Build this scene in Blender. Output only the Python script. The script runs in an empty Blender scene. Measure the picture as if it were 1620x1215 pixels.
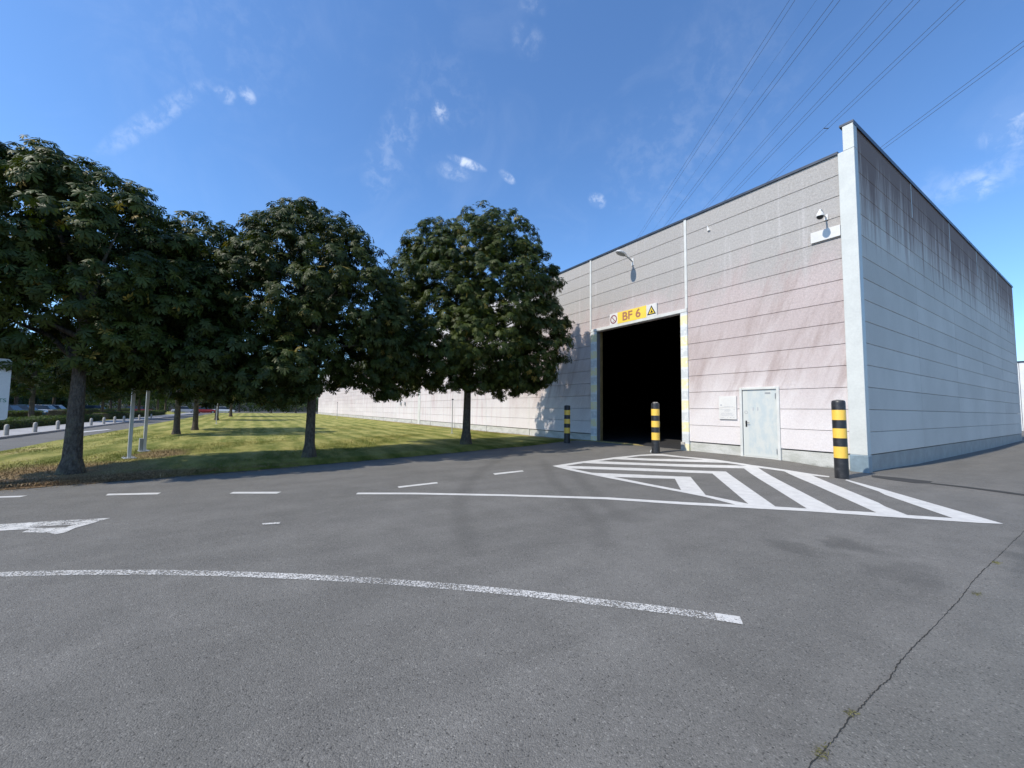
import bpy, bmesh, math, random
import numpy as np
from mathutils import Vector, Matrix
from mathutils.geometry import tessellate_polygon
R = math.radians
random.seed(7); rng = np.random.default_rng(11)
scene = bpy.context.scene
COL = scene.collection

# ------------------------------------------------------------------ camera
CAM = Vector((3.9507, -13.6402, 1.5319)); F = 639.34
yaw, pitch, roll = 2.5676, 0.0640, 0.0115
fw = Vector((math.cos(yaw)*math.cos(pitch), math.sin(yaw)*math.cos(pitch), math.sin(pitch)))
r0 = Vector((math.sin(yaw), -math.cos(yaw), 0)); u0 = r0.cross(fw)
rt = r0*math.cos(roll) + u0*math.sin(roll); up = -r0*math.sin(roll) + u0*math.cos(roll)
cd = bpy.data.cameras.new("camera"); cam = bpy.data.objects.new("camera", cd); COL.objects.link(cam)
cam.matrix_world = Matrix(((rt.x, up.x, -fw.x, CAM.x), (rt.y, up.y, -fw.y, CAM.y), (rt.z, up.z, -fw.z, CAM.z), (0, 0, 0, 1)))
cd.sensor_width = 36; cd.lens = F/1620*36; cd.clip_start = .05; cd.clip_end = 6000
scene.camera = cam

def sstep(a, b, x):
    t = min(1, max(0, (x-a)/(b-a))); return t*t*(3-2*t)
def gz(x, y):
    """height of the paved ground: a slight rise up to the loading door, a slight fall along the right wall"""
    z = 0.11*sstep(-12.5, -10, x)*(1-sstep(-2.4, -0.4, x))*sstep(-4.0, -0.3, y)
    z -= 0.10*sstep(-.6, .6, x)*sstep(.3, 5, y)*(1-sstep(16, 24, y))
    return z
def ground(px, py, lift=0.0):
    """where the sight line of a surveyed point meets the ground"""
    d = fw + rt*((px-810)/F) - up*((py-607.5)/F); z = 0
    for _ in range(6):
        t = (z-CAM.z)/d.z; P = CAM + d*t; z = gz(P.x, P.y) + lift
    return Vector((P.x, P.y, z))

# ------------------------------------------------------------------ object helpers
def tag(o, label=None, cat=None, group=None, kind=None):
    if label: o['label'] = label
    if cat: o['category'] = cat
    if group: o['group'] = group
    if kind: o['kind'] = kind
    return o
def link(name, me, mat=None, parent=None):
    o = bpy.data.objects.new(name, me); COL.objects.link(o)
    if mat is not None:
        for m in (mat if isinstance(mat, (list, tuple)) else [mat]): me.materials.append(m)
    if parent is not None: o.parent = parent
    return o
def empty(name, loc, rz=0):
    o = bpy.data.objects.new(name, None); COL.objects.link(o); o.location = loc; o.rotation_euler.z = rz
    o.empty_display_size = .2
    return o
def copy_tree(o, parent=None):
    c = o.copy(); COL.objects.link(c); c.parent = parent
    for ch in [x for x in bpy.data.objects if x.parent == o and x != c]: copy_tree(ch, c)
    return c

class MB:
    """collects shapes and links them as one mesh object"""
    def __init__(s): s.v = []; s.f = []; s.mi = []; s.sm = []
    def add(s, vs, fs, mi=0, sm=False):
        n = len(s.v); s.v += [tuple(v) for v in vs]; s.f += [tuple(i+n for i in f) for f in fs]
        s.mi += [mi]*len(fs); s.sm += [sm]*len(fs); return s
    def box(s, x0, x1, y0, y1, z0, z1, mi=0):
        vs = [(x, y, z) for z in (z0, z1) for (x, y) in ((x0, y0), (x1, y0), (x1, y1), (x0, y1))]
        return s.add(vs, [(0, 3, 2, 1), (4, 5, 6, 7), (0, 1, 5, 4), (1, 2, 6, 5), (2, 3, 7, 6), (3, 0, 4, 7)], mi)
    def bbox(s, x0, x1, y0, y1, z0, z1, b=.01, mi=0):
        bm = bmesh.new(); bmesh.ops.create_cube(bm, size=1)
        for v in bm.verts: v.co = Vector(((x0+x1)/2+v.co.x*(x1-x0), (y0+y1)/2+v.co.y*(y1-y0), (z0+z1)/2+v.co.z*(z1-z0)))
        bmesh.ops.bevel(bm, geom=bm.edges[:], offset=b, segments=2, affect='EDGES', profile=.5)
        bm.verts.index_update()
        s.add([v.co for v in bm.verts], [[v.index for v in f.verts] for f in bm.faces], mi); bm.free(); return s
    def tube(s, pts, rad, n=10, mi=0, caps=True, sm=True):
        pts = [Vector(p) for p in pts]; rad = rad if isinstance(rad, (list, tuple)) else [rad]*len(pts)
        vs = []; fs = []; ref = None
        for i, p in enumerate(pts):
            d = (pts[min(i+1, len(pts)-1)] - pts[max(i-1, 0)]).normalized()
            if ref is None: ref = Vector((1, 0, 0)) if abs(d.x) < .8 else Vector((0, 1, 0))
            a = (ref - d*ref.dot(d)).normalized(); b = d.cross(a); ref = a
            for k in range(n):
                t = 2*math.pi*k/n; vs.append(p + (a*math.cos(t)+b*math.sin(t))*rad[i])
        for i in range(len(pts)-1):
            for k in range(n):
                k2 = (k+1) % n; fs.append((i*n+k, i*n+k2, (i+1)*n+k2, (i+1)*n+k))
        s.add(vs, fs, mi, sm)
        if caps:
            s.add(vs[:n], [tuple(range(n))[::-1]], mi); s.add(vs[-n:], [tuple(range(n))], mi)
        return s
    def poly(s, pts, y_or_fn=None, mi=0):
        return s.add(pts, [tuple(range(len(pts)))], mi)
    def build(s, name, mat, parent=None):
        me = bpy.data.meshes.new(name); me.from_pydata(s.v, [], s.f)
        me.polygons.foreach_set('material_index', s.mi); me.polygons.foreach_set('use_smooth', s.sm)
        me.update(); return link(name, me, mat, parent)

def np_mesh(name, V, T, mat, parent=None, tint=None):
    me = bpy.data.meshes.new(name); V = np.ascontiguousarray(V, dtype=np.float32); T = np.ascontiguousarray(T, dtype=np.int32)
    k = T.shape[1]
    me.vertices.add(len(V)); me.vertices.foreach_set('co', V.ravel())
    me.loops.add(T.size); me.loops.foreach_set('vertex_index', T.ravel())
    me.polygons.add(len(T)); me.polygons.foreach_set('loop_start', np.arange(len(T), dtype=np.int32)*k)
    me.update(calc_edges=True)
    if tint is not None:
        a = me.attributes.new('tint', 'FLOAT', 'POINT'); a.data.foreach_set('value', np.ascontiguousarray(tint, dtype=np.float32))
    return link(name, me, mat, parent)

# ------------------------------------------------------------------ material helpers
class NT:
    def __init__(s, name, world=False):
        if world: s.m = world; s.t = world.node_tree
        else:
            s.m = bpy.data.materials.new(name); s.m.use_nodes = True; s.t = s.m.node_tree
        s.t.nodes.clear(); s.L = s.t.links
    def n(s, ty, **kw):
        nd = s.t.nodes.new(ty)
        for k, v in kw.items(): setattr(nd, k, v)
        return nd
    def put(s, sock, v):
        if hasattr(v, 'is_output'): s.L.new(v, sock)
        elif v is not None:
            if isinstance(v, (tuple, list)) and len(v) == 3 and sock.type == 'RGBA': v = (*v, 1)
            sock.default_value = v
    def math(s, op, a, b=None, c=None, clamp=False):
        nd = s.n('ShaderNodeMath', operation=op, use_clamp=clamp); s.put(nd.inputs[0], a)
        if b is not None: s.put(nd.inputs[1], b)
        if c is not None: s.put(nd.inputs[2], c)
        return nd.outputs[0]
    def vmath(s, op, a, b=None):
        nd = s.n('ShaderNodeVectorMath', operation=op); s.put(nd.inputs[0], a)
        if b is not None: s.put(nd.inputs[1], b)
        return nd.outputs['Value'] if op in ('DOT_PRODUCT', 'LENGTH', 'DISTANCE') else nd.outputs[0]
    def pos(s): return s.n('ShaderNodeTexCoord').outputs['Object']
    def xyz(s, v):
        nd = s.n('ShaderNodeSeparateXYZ'); s.put(nd.inputs[0], v); return nd.outputs
    def comb(s, x, y, z):
        nd = s.n('ShaderNodeCombineXYZ'); s.put(nd.inputs[0], x); s.put(nd.inputs[1], y); s.put(nd.inputs[2], z); return nd.outputs[0]
    def noise(s, v, scale, det=3, rough=.55, dist=0):
        nd = s.n('ShaderNodeTexNoise'); s.put(nd.inputs['Vector'], v); nd.inputs['Scale'].default_value = scale
        nd.inputs['Detail'].default_value = det; nd.inputs['Roughness'].default_value = rough; nd.inputs['Distortion'].default_value = dist
        return nd.outputs['Fac']
    def vor(s, v, scale, feat='F1'):
        nd = s.n('ShaderNodeTexVoronoi', feature=feat); s.put(nd.inputs['Vector'], v); nd.inputs['Scale'].default_value = scale; return nd
    def white(s, v):
        nd = s.n('ShaderNodeTexWhiteNoise', noise_dimensions='3D'); s.put(nd.inputs['Vector'], v); return nd.outputs['Value']
    def rng(s, v, a, b, c=0, d=1, sm=True):
        nd = s.n('ShaderNodeMapRange', interpolation_type='SMOOTHSTEP' if sm else 'LINEAR'); s.put(nd.inputs[0], v)
        for i, q in enumerate((a, b, c, d)): nd.inputs[i+1].default_value = q
        return nd.outputs[0]
    def mix(s, f, a, b, mode='MIX'):
        nd = s.n('ShaderNodeMix', data_type='RGBA', blend_type=mode); s.put(nd.inputs[0], f); s.put(nd.inputs[6], a); s.put(nd.inputs[7], b)
        return nd.outputs[2]
    def scale(s, v, k):
        nd = s.n('ShaderNodeVectorMath', operation='MULTIPLY'); s.put(nd.inputs[0], v); nd.inputs[1].default_value = k; return nd.outputs[0]
    def bump(s, h, st, dist=.01, nrm=None):
        nd = s.n('ShaderNodeBump'); nd.inputs['Strength'].default_value = st; nd.inputs['Distance'].default_value = dist
        s.put(nd.inputs['Height'], h)
        if nrm is not None: s.put(nd.inputs['Normal'], nrm)
        return nd.outputs[0]
    def out(s, col, rough=.8, nrm=None, spec=.5, metal=0):
        b = s.n('ShaderNodeBsdfPrincipled'); s.put(b.inputs['Base Color'], col); s.put(b.inputs['Roughness'], rough)
        s.put(b.inputs['Specular IOR Level'], spec); s.put(b.inputs['Metallic'], metal)
        if nrm is not None: s.put(b.inputs['Normal'], nrm)
        o = s.n('ShaderNodeOutputMaterial'); s.L.new(b.outputs[0], o.inputs[0]); s.b = b; s.o = o; return s.m

def paint(name, col, rough=.5, metal=0, dirt=.15, sc=3.0, spec=.5):
    t = NT(name); p = t.pos(); n = t.noise(p, sc, 5, .65); g = t.noise(p, sc*14, 3)
    k = t.math('ADD', t.rng(n, .3, .75, 1-dirt, 1+dirt*.3), t.rng(g, .2, .8, -.04, .04))
    c = t.mix(1, col, t.comb(k, k, k), 'MULTIPLY')
    return t.out(c, t.rng(n, .3, .7, rough*.85, min(1, rough*1.15)), t.bump(g, .06, .003), spec, metal)

def gauss2(t, x, y, cx, cy, rx, ry):
    a = t.math('DIVIDE', t.math('SUBTRACT', x, cx), rx); b = t.math('DIVIDE', t.math('SUBTRACT', y, cy), ry)
    d = t.math('ADD', t.math('MULTIPLY', a, a), t.math('MULTIPLY', b, b))
    return t.rng(d, 0, 1, 1, 0)

TRACKS = [[ground(*q)[:2] for q in l] for l in (
    [(860, 728), (868, 745), (876, 763), (896, 779), (916, 799), (944, 826), (958, 862)], [(836, 716), (800, 722), (766, 740), (738, 767), (726, 791), (730, 830), (744, 872)],
    [(905, 735), (912, 752), (926, 768), (950, 790), (990, 822)])]
def asphalt_mat():
    t = NT('asphalt'); p = t.pos(); X, Y, Z = t.xyz(p)
    big = t.noise(p, .35, 4, .6); mid = t.noise(p, 2.3, 4, .6); fine = t.noise(p, 120, 3, .75)
    v = t.vor(p, 130); cell = t.xyz(v.outputs['Color'])[0]
    v2 = t.vor(p, 46); cell2 = t.xyz(v2.outputs['Color'])[1]
    base = t.mix(t.rng(big, .3, .7), (.132, .126, .112), (.151, .144, .129))
    k = t.math('ADD', t.rng(cell, 0, 1, .82, 1.18, False), t.rng(fine, .25, .75, -.24, .24))
    k = t.math('ADD', k, t.rng(cell2, .95, .98, 0, .18)); k = t.math('ADD', k, t.rng(cell, .975, .98, 0, .42)); k = t.math('ADD', k, t.rng(cell, .03, .035, -.35, 0)); k = t.math('ADD', k, t.rng(mid, .3, .7, -.07, .07))
    # streaky wear along the driving direction
    st = t.noise(t.vmath('MULTIPLY', p, (1.6, .25, 1)), 1.0, 4, .6); k = t.math('MULTIPLY', k, t.rng(st, .3, .7, .92, 1.07))
    # darker marks: two oil spots, a band on the far side of the crack, tyre arcs
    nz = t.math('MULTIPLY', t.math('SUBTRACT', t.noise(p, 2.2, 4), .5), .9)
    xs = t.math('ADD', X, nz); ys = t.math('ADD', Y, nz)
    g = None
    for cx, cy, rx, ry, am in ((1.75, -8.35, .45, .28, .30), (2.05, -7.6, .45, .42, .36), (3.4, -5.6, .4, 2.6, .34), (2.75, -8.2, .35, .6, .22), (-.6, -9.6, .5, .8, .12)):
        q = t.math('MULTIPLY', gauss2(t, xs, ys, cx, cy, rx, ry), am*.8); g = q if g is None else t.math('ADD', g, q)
    # curved tyre tracks swinging into the loading door
    for pts in TRACKS:       # each track: a worn polyline
        m = None
        for (ax, ay), (bx, by) in zip(pts, pts[1:]):
            ex, ey = bx-ax, by-ay; L2 = ex*ex+ey*ey; px = t.math('SUBTRACT', X, ax); py = t.math('SUBTRACT', Y, ay)
            h = t.math('DIVIDE', t.math('ADD', t.math('MULTIPLY', px, ex), t.math('MULTIPLY', py, ey)), L2, clamp=True)
            qx = t.math('SUBTRACT', px, t.math('MULTIPLY', h, ex)); qy = t.math('SUBTRACT', py, t.math('MULTIPLY', h, ey))
            d = t.math('SQRT', t.math('ADD', t.math('MULTIPLY', qx, qx), t.math('MULTIPLY', qy, qy))); m = d if m is None else t.math('MINIMUM', m, d)
        q = t.math('MULTIPLY', t.rng(t.math('ADD', m, t.math('MULTIPLY', nz, .12)), .02, .24, .17, 0), t.rng(mid, .3, .6, .5, 1)); g = t.math('ADD', g, q)
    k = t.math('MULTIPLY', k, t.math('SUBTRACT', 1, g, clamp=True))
    # dusty brown apron next to the walls
    dust = t.rng(t.math('ADD', Y, nz), -3.6, -.6); warm = t.mix(t.math('MULTIPLY', dust, .55), base, (.144, .132, .112))
    right = t.rng(t.math('ADD', X, nz), 2.9, 3.5); warm = t.mix(t.math('MULTIPLY', right, .35), warm, (.128, .129, .116))
    c = t.mix(1, warm, t.comb(k, k, k), 'MULTIPLY')
    h = t.math('ADD', t.math('MULTIPLY', v.outputs['Distance'], -1.2), t.math('MULTIPLY', fine, .8))
    return t.out(c, .82, t.bump(h, .5, .006), .35)

def marking_mat(name, wear, sc=22, col=(.62, .605, .565)):
    t = NT(name); p = t.pos(); a = t.noise(p, sc, 5, .75); b = t.noise(p, 1.7, 4, .6); v = t.vor(p, 105)
    w = t.math('ADD', t.math('MULTIPLY', a, .7), t.math('MULTIPLY', b, .5)); w = t.math('ADD', w, t.math('MULTIPLY', t.xyz(v.outputs['Color'])[0], .25*min(1, wear*3)))
    m = t.rng(w, .72-wear*.55+.12, .72-wear*.55+.2+.12, 0, 1)   # 1 = worn off
    tone = t.rng(t.noise(p, 5, 5, .7), .3, .7, .82, 1.0)
    c = t.mix(1, col, t.comb(tone, tone, tone), 'MULTIPLY')
    mat = t.out(c, .6, t.bump(a, .3, .003), .4)
    tr = t.n('ShaderNodeBsdfTransparent'); mx = t.n('ShaderNodeMixShader'); t.L.new(m, mx.inputs[0]); t.L.new(t.b.outputs[0], mx.inputs[1]); t.L.new(tr.outputs[0], mx.inputs[2]); t.L.new(mx.outputs[0], t.o.inputs[0])
    return mat

def lawn_mat():
    t = NT('lawn_grass'); p = t.pos(); X, Y, Z = t.xyz(p)
    big = t.noise(p, .33, 4, .6); mid = t.noise(t.scale(p, (.55, 2.2, 1)), 1.1, 5, .65); fine = t.noise(p, 28, 4, .75)
    wav = t.math('SINE', t.math('ADD', t.math('MULTIPLY', Y, 5.2), t.math('MULTIPLY', t.noise(p, .3, 3), 7)))
    s = t.math('ADD', t.rng(wav, -.8, .8, -.055, .055), t.math('ADD', t.math('MULTIPLY', mid, .62), t.math('MULTIPLY', big, .38)))
    c = t.mix(t.rng(s, .36, .64), (.155, .175, .035), (.36, .33, .10))
    c = t.mix(t.rng(s, .60, .74), c, (.46, .37, .17))
    # bare, brown, trodden strip near the first tree and along the paved edge
    nz = t.math('MULTIPLY', t.math('SUBTRACT', t.noise(p, 1.4, 5, .65), .5), 1.6)
    e = t.math('ADD', t.math('ADD', X, t.math('MULTIPLY', Y, -.12)), nz)
    br = t.math('MULTIPLY', t.rng(e, -6.9, -6.0), t.rng(t.math('ADD', Y, nz), -13.6, -15.4))
    br = t.math('MAXIMUM', br, t.math('MULTIPLY', gauss2(t, t.math('ADD', X, nz), t.math('ADD', Y, nz), -12.6, -15.9, 2.2, .9), .8))
    br = t.math('MAXIMUM', br, t.math('MULTIPLY', gauss2(t, t.math('ADD', X, nz), t.math('ADD', Y, nz), -9.0, -17.2, 2.6, 2.2), .9))
    br = t.math('MAXIMUM', br, t.math('MULTIPLY', t.rng(Y, -.9, -.2), .6))
    c = t.mix(br, c, t.mix(t.rng(fine, .35, .65), (.17, .105, .055), (.36, .25, .14)))
    k = t.rng(fine, .2, .8, .62, 1.38)
    c = t.mix(1, c, t.comb(k, k, k), 'MULTIPLY')
    return t.out(c, .9, t.bump(t.math('ADD', fine, t.noise(p, 90, 2)), .8, .03), .15)

def wall_mat_front():
    """exposed-aggregate panels: grey near the roof, reddish bloom lower down, pale at the foot"""
    t = NT('concrete_panel_front'); p = t.pos(); X, Y, Z = t.xyz(p)
    row = t.math('FLOOR', t.math('DIVIDE', t.math('SUBTRACT', Z, .45), .6)); bay = t.math('FLOOR', t.math('DIVIDE', X, 5.094))
    pr = t.white(t.comb(bay, row, 3)); pb = t.white(t.comb(bay, 9, 3))
    big = t.noise(p, .35, 5, .6); diag = t.noise(t.comb(t.math('ADD', X, t.math('MULTIPLY', Z, -.45)), 0, t.math('MULTIPLY', Z, .28)), 1.3, 5, .65)
    streak = t.noise(t.comb(t.math('MULTIPLY', X, 4.2), 0, t.math('MULTIPLY', Z, .22)), 1.1, 4, .6)
    zz = t.math('ADD', Z, t.math('ADD', t.math('MULTIPLY', t.math('SUBTRACT', big, .5), 4.2), t.math('MULTIPLY', t.math('SUBTRACT', diag, .5), 3.0)))
    c = t.mix(t.rng(zz, 0.6, 3.9), (.68, .63, .605), (.50, .42, .398))
    c = t.mix(t.rng(zz, 5.0, 7.0), c, (.41, .385, .358))
    c = t.mix(t.math('MULTIPLY', t.rng(diag, .50, .62), t.rng(Z, 6.5, 3.0, 0, .35)), c, (.64, .585, .56))
    c = t.mix(t.math('MULTIPLY', t.rng(streak, .56, .70), t.rng(Z, 3.5, 7, 0, .38)), c, (.56, .53, .51))
    pat = t.noise(t.comb(t.math('MULTIPLY', t.math('ADD', X, t.math('MULTIPLY', Z, -.35)), 1.7), 4, t.math('MULTIPLY', Z, .33)), 1.2, 6, .72)
    c = t.mix(t.math('MULTIPLY', t.rng(pat, .46, .66), t.math('MULTIPLY', t.rng(Z, 1.2, 3.0), t.rng(Z, 7.5, 5.5))), c, (.43, .35, .325))
    # far bays stand whiter, with pink verticals
    far = t.rng(X, -12, -22); c = t.mix(t.math('MULTIPLY', far, .5), c, t.mix(t.rng(streak, .5, .62), (.66, .625, .62), (.56, .46, .47)))
    k = t.math('ADD', t.rng(pr, 0, 1, .955, 1.045, False), t.rng(pb, 0, 1, -.02, .02, False))
    grain = t.noise(p, 55, 3, .8); g2 = t.noise(p, 17, 4, .7); v = t.vor(p, 70)
    rough_top = t.rng(Z, 2.5, 6.5, .45, 1)
    k = t.math('ADD', k, t.math('MULTIPLY', t.rng(grain, .3, .7, -.22, .22), rough_top)); k = t.math('ADD', k, t.math('MULTIPLY', t.rng(g2, .3, .7, -.13, .13), rough_top))
    # dirt hanging below each joint
    fr = t.math('FRACT', t.math('DIVIDE', t.math('SUBTRACT', Z, .45), .6)); k = t.math('SUBTRACT', k, t.math('MULTIPLY', t.rng(fr, .86, 1, 0, .07), t.rng(g2, .35, .6)))
    c = t.mix(1, c, t.comb(k, k, k), 'MULTIPLY')
    h = t.math('ADD', t.math('MULTIPLY', grain, 1), t.math('MULTIPLY', t.math('ADD', g2, v.outputs['Distance']), .8))
    return t.out(c, .88, t.bump(h, .55, .012), .25)

def wall_mat_side():
    t = NT('concrete_panel_side'); p = t.pos(); X, Y, Z = t.xyz(p)
    row = t.math('FLOOR', t.math('DIVIDE', t.math('SUBTRACT', Z, .45), .6)); bay = t.math('FLOOR', t.math('DIVIDE', Y, 5.223))
    pr = t.white(t.comb(bay, row, 5)); big = t.noise(p, .4, 5, .6)
    s1 = t.noise(t.comb(0, t.math('MULTIPLY', Y, 2.6), t.math('MULTIPLY', Z, .16)), 1.0, 5, .75)
    s2 = t.noise(t.comb(0, t.math('MULTIPLY', Y, 9.0), t.math('MULTIPLY', Z, .12)), 1.0, 3, .6)
    fall = t.math('ADD', Z, t.math('MULTIPLY', t.math('SUBTRACT', s1, .5), 7.5)); fall = t.math('ADD', fall, t.math('MULTIPLY', t.math('SUBTRACT', s2, .5), 1.5))
    bayk = t.rng(t.white(t.comb(bay, 2, 2)), 0, 1, .6, 1.0, False)
    d = t.math('MULTIPLY', t.rng(fall, 6.4, 8.0), bayk); d2 = t.math('MULTIPLY', t.rng(fall, 7.7, 8.9), .9)
    c = t.mix(t.rng(big, .3, .7), (.58, .53, .465), (.65, .595, .525))
    c = t.mix(t.math('MULTIPLY', d, .85), c, (.34, .245, .21)); c = t.mix(t.math('MULTIPLY', d2, .85), c, (.175, .115, .095))
    grain = t.noise(p, 50, 3, .8); k = t.math('ADD', t.rng(pr, 0, 1, .95, 1.05, False), t.rng(grain, .3, .7, -.06, .06))
    c = t.mix(1, c, t.comb(k, k, k), 'MULTIPLY')
    return t.out(c, .85, t.bump(grain, .3, .006), .25)

def plinth_mat():
    t = NT('concrete_plinth'); p = t.pos(); X, Y, Z = t.xyz(p); g = t.noise(p, 30, 4, .7); b = t.noise(t.scale(p, (1, 1, 2.5)), 1.6, 5, .65)
    c = t.mix(t.rng(b, .35, .7), (.56, .55, .51), (.42, .42, .37)); c = t.mix(t.rng(t.math('ADD', Z, t.math('MULTIPLY', b, -.25)), -.02, -.16), c, (.16, .16, .14))
    k = t.rng(g, .3, .7, .9, 1.1); c = t.mix(1, c, t.comb(k, k, k), 'MULTIPLY')
    return t.out(c, .9, t.bump(g, .3, .006), .2)

def jamb_mat():
    """white door post with worn yellow and grey blocks"""
    t = NT('striped_jamb'); p = t.pos(); X, Y, Z = t.xyz(p); n = t.noise(p, 7, 5, .7)
    fr = t.math('FRACT', t.math('DIVIDE', t.math('ADD', Z, t.math('MULTIPLY', n, .05)), .80))
    y = t.math('MULTIPLY', t.rng(fr, .02, .05), t.rng(fr, .46, .49, 1, 0)); g = t.math('MULTIPLY', t.rng(fr, .52, .56), t.rng(fr, .90, .95, 1, 0))
    worn = t.rng(n, .36, .5)
    c = t.mix(t.math('MULTIPLY', y, worn), (.72, .72, .69), (.80, .72, .42)); c = t.mix(t.math('MULTIPLY', g, t.math('MULTIPLY', worn, .75)), c, (.52, .54, .53))
    return t.out(c, .6, t.bump(n, .2, .004), .4)

def bollard_mat():
    t = NT('striped_bollard'); p = t.pos(); X, Y, Z = t.xyz(p); n = t.noise(p, 9, 5, .7); sc = t.noise(t.scale(p, (6, 6, 1.5)), 6, 4, .7)
    m = None
    for a, b in ((.48, .75), (.95, 1.18), (1.38, 1.62)):     # fractions of a 1.85 m post
        q = t.math('MULTIPLY', t.math('GREATER_THAN', Z, a), t.math('LESS_THAN', Z, b)); m = q if m is None else t.math('ADD', m, q)
    ye = t.mix(t.rng(sc, .58, .7), (.80, .50, .07), (.55, .33, .06)); bl = t.mix(t.rng(n, .5, .75), (.017, .017, .019), (.05, .05, .052))
    return t.out(t.mix(m, bl, ye), t.rng(n, .3, .7, .35, .6), t.bump(n, .15, .004), .5)

def bark_mat():
    t = NT('bark'); p = t.pos(); X, Y, Z = t.xyz(p)
    f = t.noise(t.scale(p, (1, 1, .35)), 26, 5, .75); b = t.noise(p, 3, 4, .6); pl = t.vor(t.scale(p, (1, 1, .5)), 22)
    c = t.mix(t.rng(f, .3, .7), (.055, .045, .036), (.15, .125, .10)); c = t.mix(t.rng(b, .52, .66, 0, .55), c, (.19, .175, .10))
    return t.out(c, .92, t.bump(t.math('ADD', f, pl.outputs['Distance']), .9, .03), .15)

def leaf_mat(name, c0, c1, autumn=.02, tr=.28):
    t = NT(name); a = t.n('ShaderNodeAttribute', attribute_name='tint').outputs['Fac']; oi = t.n('ShaderNodeObjectInfo').outputs['Random']
    c = t.mix(t.rng(a, 0, 1, 0, 1, False), c0, c1)
    c = t.mix(t.rng(a, 1-autumn-.006, 1-autumn), c, (.23, .17, .035))
    k = t.rng(oi, 0, 1, .85, 1.15, False); c = t.mix(1, c, t.comb(k, k, k), 'MULTIPLY')
    b = t.n('ShaderNodeBsdfPrincipled'); t.put(b.inputs['Base Color'], c); b.inputs['Roughness'].default_value = .5; b.inputs['Specular IOR Level'].default_value = .22
    tl = t.n('ShaderNodeBsdfTranslucent'); t.put(tl.inputs[0], t.mix(1, c, (1.5, 1.7, .55), 'MULTIPLY'))
    mx = t.n('ShaderNodeMixShader'); mx.inputs[0].default_value = tr; t.L.new(b.outputs[0], mx.inputs[1]); t.L.new(tl.outputs[0], mx.inputs[2])
    o = t.n('ShaderNodeOutputMaterial'); t.L.new(mx.outputs[0], o.inputs[0]); return t.m

def door_mat():
    t = NT('faded_steel_door'); p = t.pos(); n = t.noise(t.scale(p, (1, 1, .45)), 5.0, 5, .7); m = t.noise(p, 22, 4, .7)
    X, Y, Z = t.xyz(p); edge = t.math('MULTIPLY', t.rng(X, -3.0, -2.9), t.rng(Z, .18, .3))
    c = t.mix(t.math('MULTIPLY', t.rng(n, .40, .62), edge), (.56, .57, .53), (.47, .515, .51)); c = t.mix(t.rng(m, .60, .72, 0, .35), c, (.37, .43, .45))
    return t.out(c, .55, t.bump(m, .1, .003), .4)

M = dict(
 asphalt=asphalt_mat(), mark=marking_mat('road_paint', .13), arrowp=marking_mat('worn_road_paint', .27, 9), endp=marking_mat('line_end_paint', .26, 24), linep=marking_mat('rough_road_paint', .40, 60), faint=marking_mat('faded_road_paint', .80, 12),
 lawn=lawn_mat(), front=wall_mat_front(), side=wall_mat_side(), plinth=plinth_mat(), jamb=jamb_mat(), boll=bollard_mat(), bark=bark_mat(), door=door_mat(),
 leaf=leaf_mat('chestnut_leaf', (.016, .029, .006), (.068, .086, .014), .012, .14), leaf2=leaf_mat('far_leaf', (.025, .045, .014), (.06, .085, .025), .0),
 hedge=leaf_mat('hedge_leaf', (.03, .055, .015), (.09, .12, .03), .0), weed=leaf_mat('weed_blades', (.10, .10, .04), (.22, .20, .09), .0, .1), litter=leaf_mat('dry_leaf', (.16, .09, .04), (.42, .30, .17), .0, .1),
 white=paint('white_paint', (.65, .645, .60), .5, dirt=.12), column=paint('pale_column_paint', (.59, .60, .56), .5, dirt=.10, sc=1.5), shoe=paint('blue_grey_steel', (.23, .30, .34), .4, dirt=.25),
 dark=paint('dark_backing', (.16, .15, .145), .9), joint=paint('joint_filler', (.09, .085, .085), .9), coping=paint('dark_coping', (.055, .065, .085), .4, .3),
 side_plinth=paint('shaded_plinth_concrete', (.36, .35, .32), .9, dirt=.2, sc=2), hall=paint('shade_dark_hall_lining', (.018, .018, .02), .95, spec=.1), floor_in=paint('shade_dark_hall_floor', (.035, .035, .037), .85, spec=.2), ochre=paint('ochre_door_edge', (.21, .135, .05), .6, dirt=.3),  # hall lining and floor near black: the interior shade is put into their colour
 galv=paint('galvanised', (.55, .55, .54), .45, .5), grey=paint('grey_plastic', (.32, .33, .33), .5), lampglass=paint('lamp_lens', (.20, .21, .20), .15), black=paint('black_plastic', (.015, .015, .017), .35),
 yellow=paint('sign_yellow', (.86, .62, .08), .5, dirt=.08), brown=paint('sign_brown_lettering', (.40, .17, .10), .5, dirt=.05), red=paint('sign_dark_red', (.22, .035, .05), .5, dirt=.05), signw=paint('sign_white', (.68, .66, .62), .45, dirt=.06),
 wire=paint('aluminium_wire', (.10, .12, .16), .6), stone=paint('concrete_post', (.46, .43, .38), .9, dirt=.35, sc=6), path=paint('paving', (.36, .35, .34), .9, dirt=.2, sc=1),
 tint=paint('pale_lettering', (.42, .42, .44), .6), green=paint('sign_green_lettering', (.05, .22, .13), .5), crack=paint('crack_shadow_dirt', (.045, .043, .038), 1, spec=.1), patch=paint('fresh_asphalt', (.058, .056, .052), .9, dirt=.2, sc=30, spec=.2),
 rubber=paint('tyre_rubber', (.02, .02, .02), .8), glass=paint('car_glass', (.03, .04, .05), .08), soil=paint('field', (.09, .11, .04), 1, dirt=.4, sc=.02), cladding=paint('white_cladding', (.72, .72, .70), .5, dirt=.08, sc=.6),
)

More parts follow.
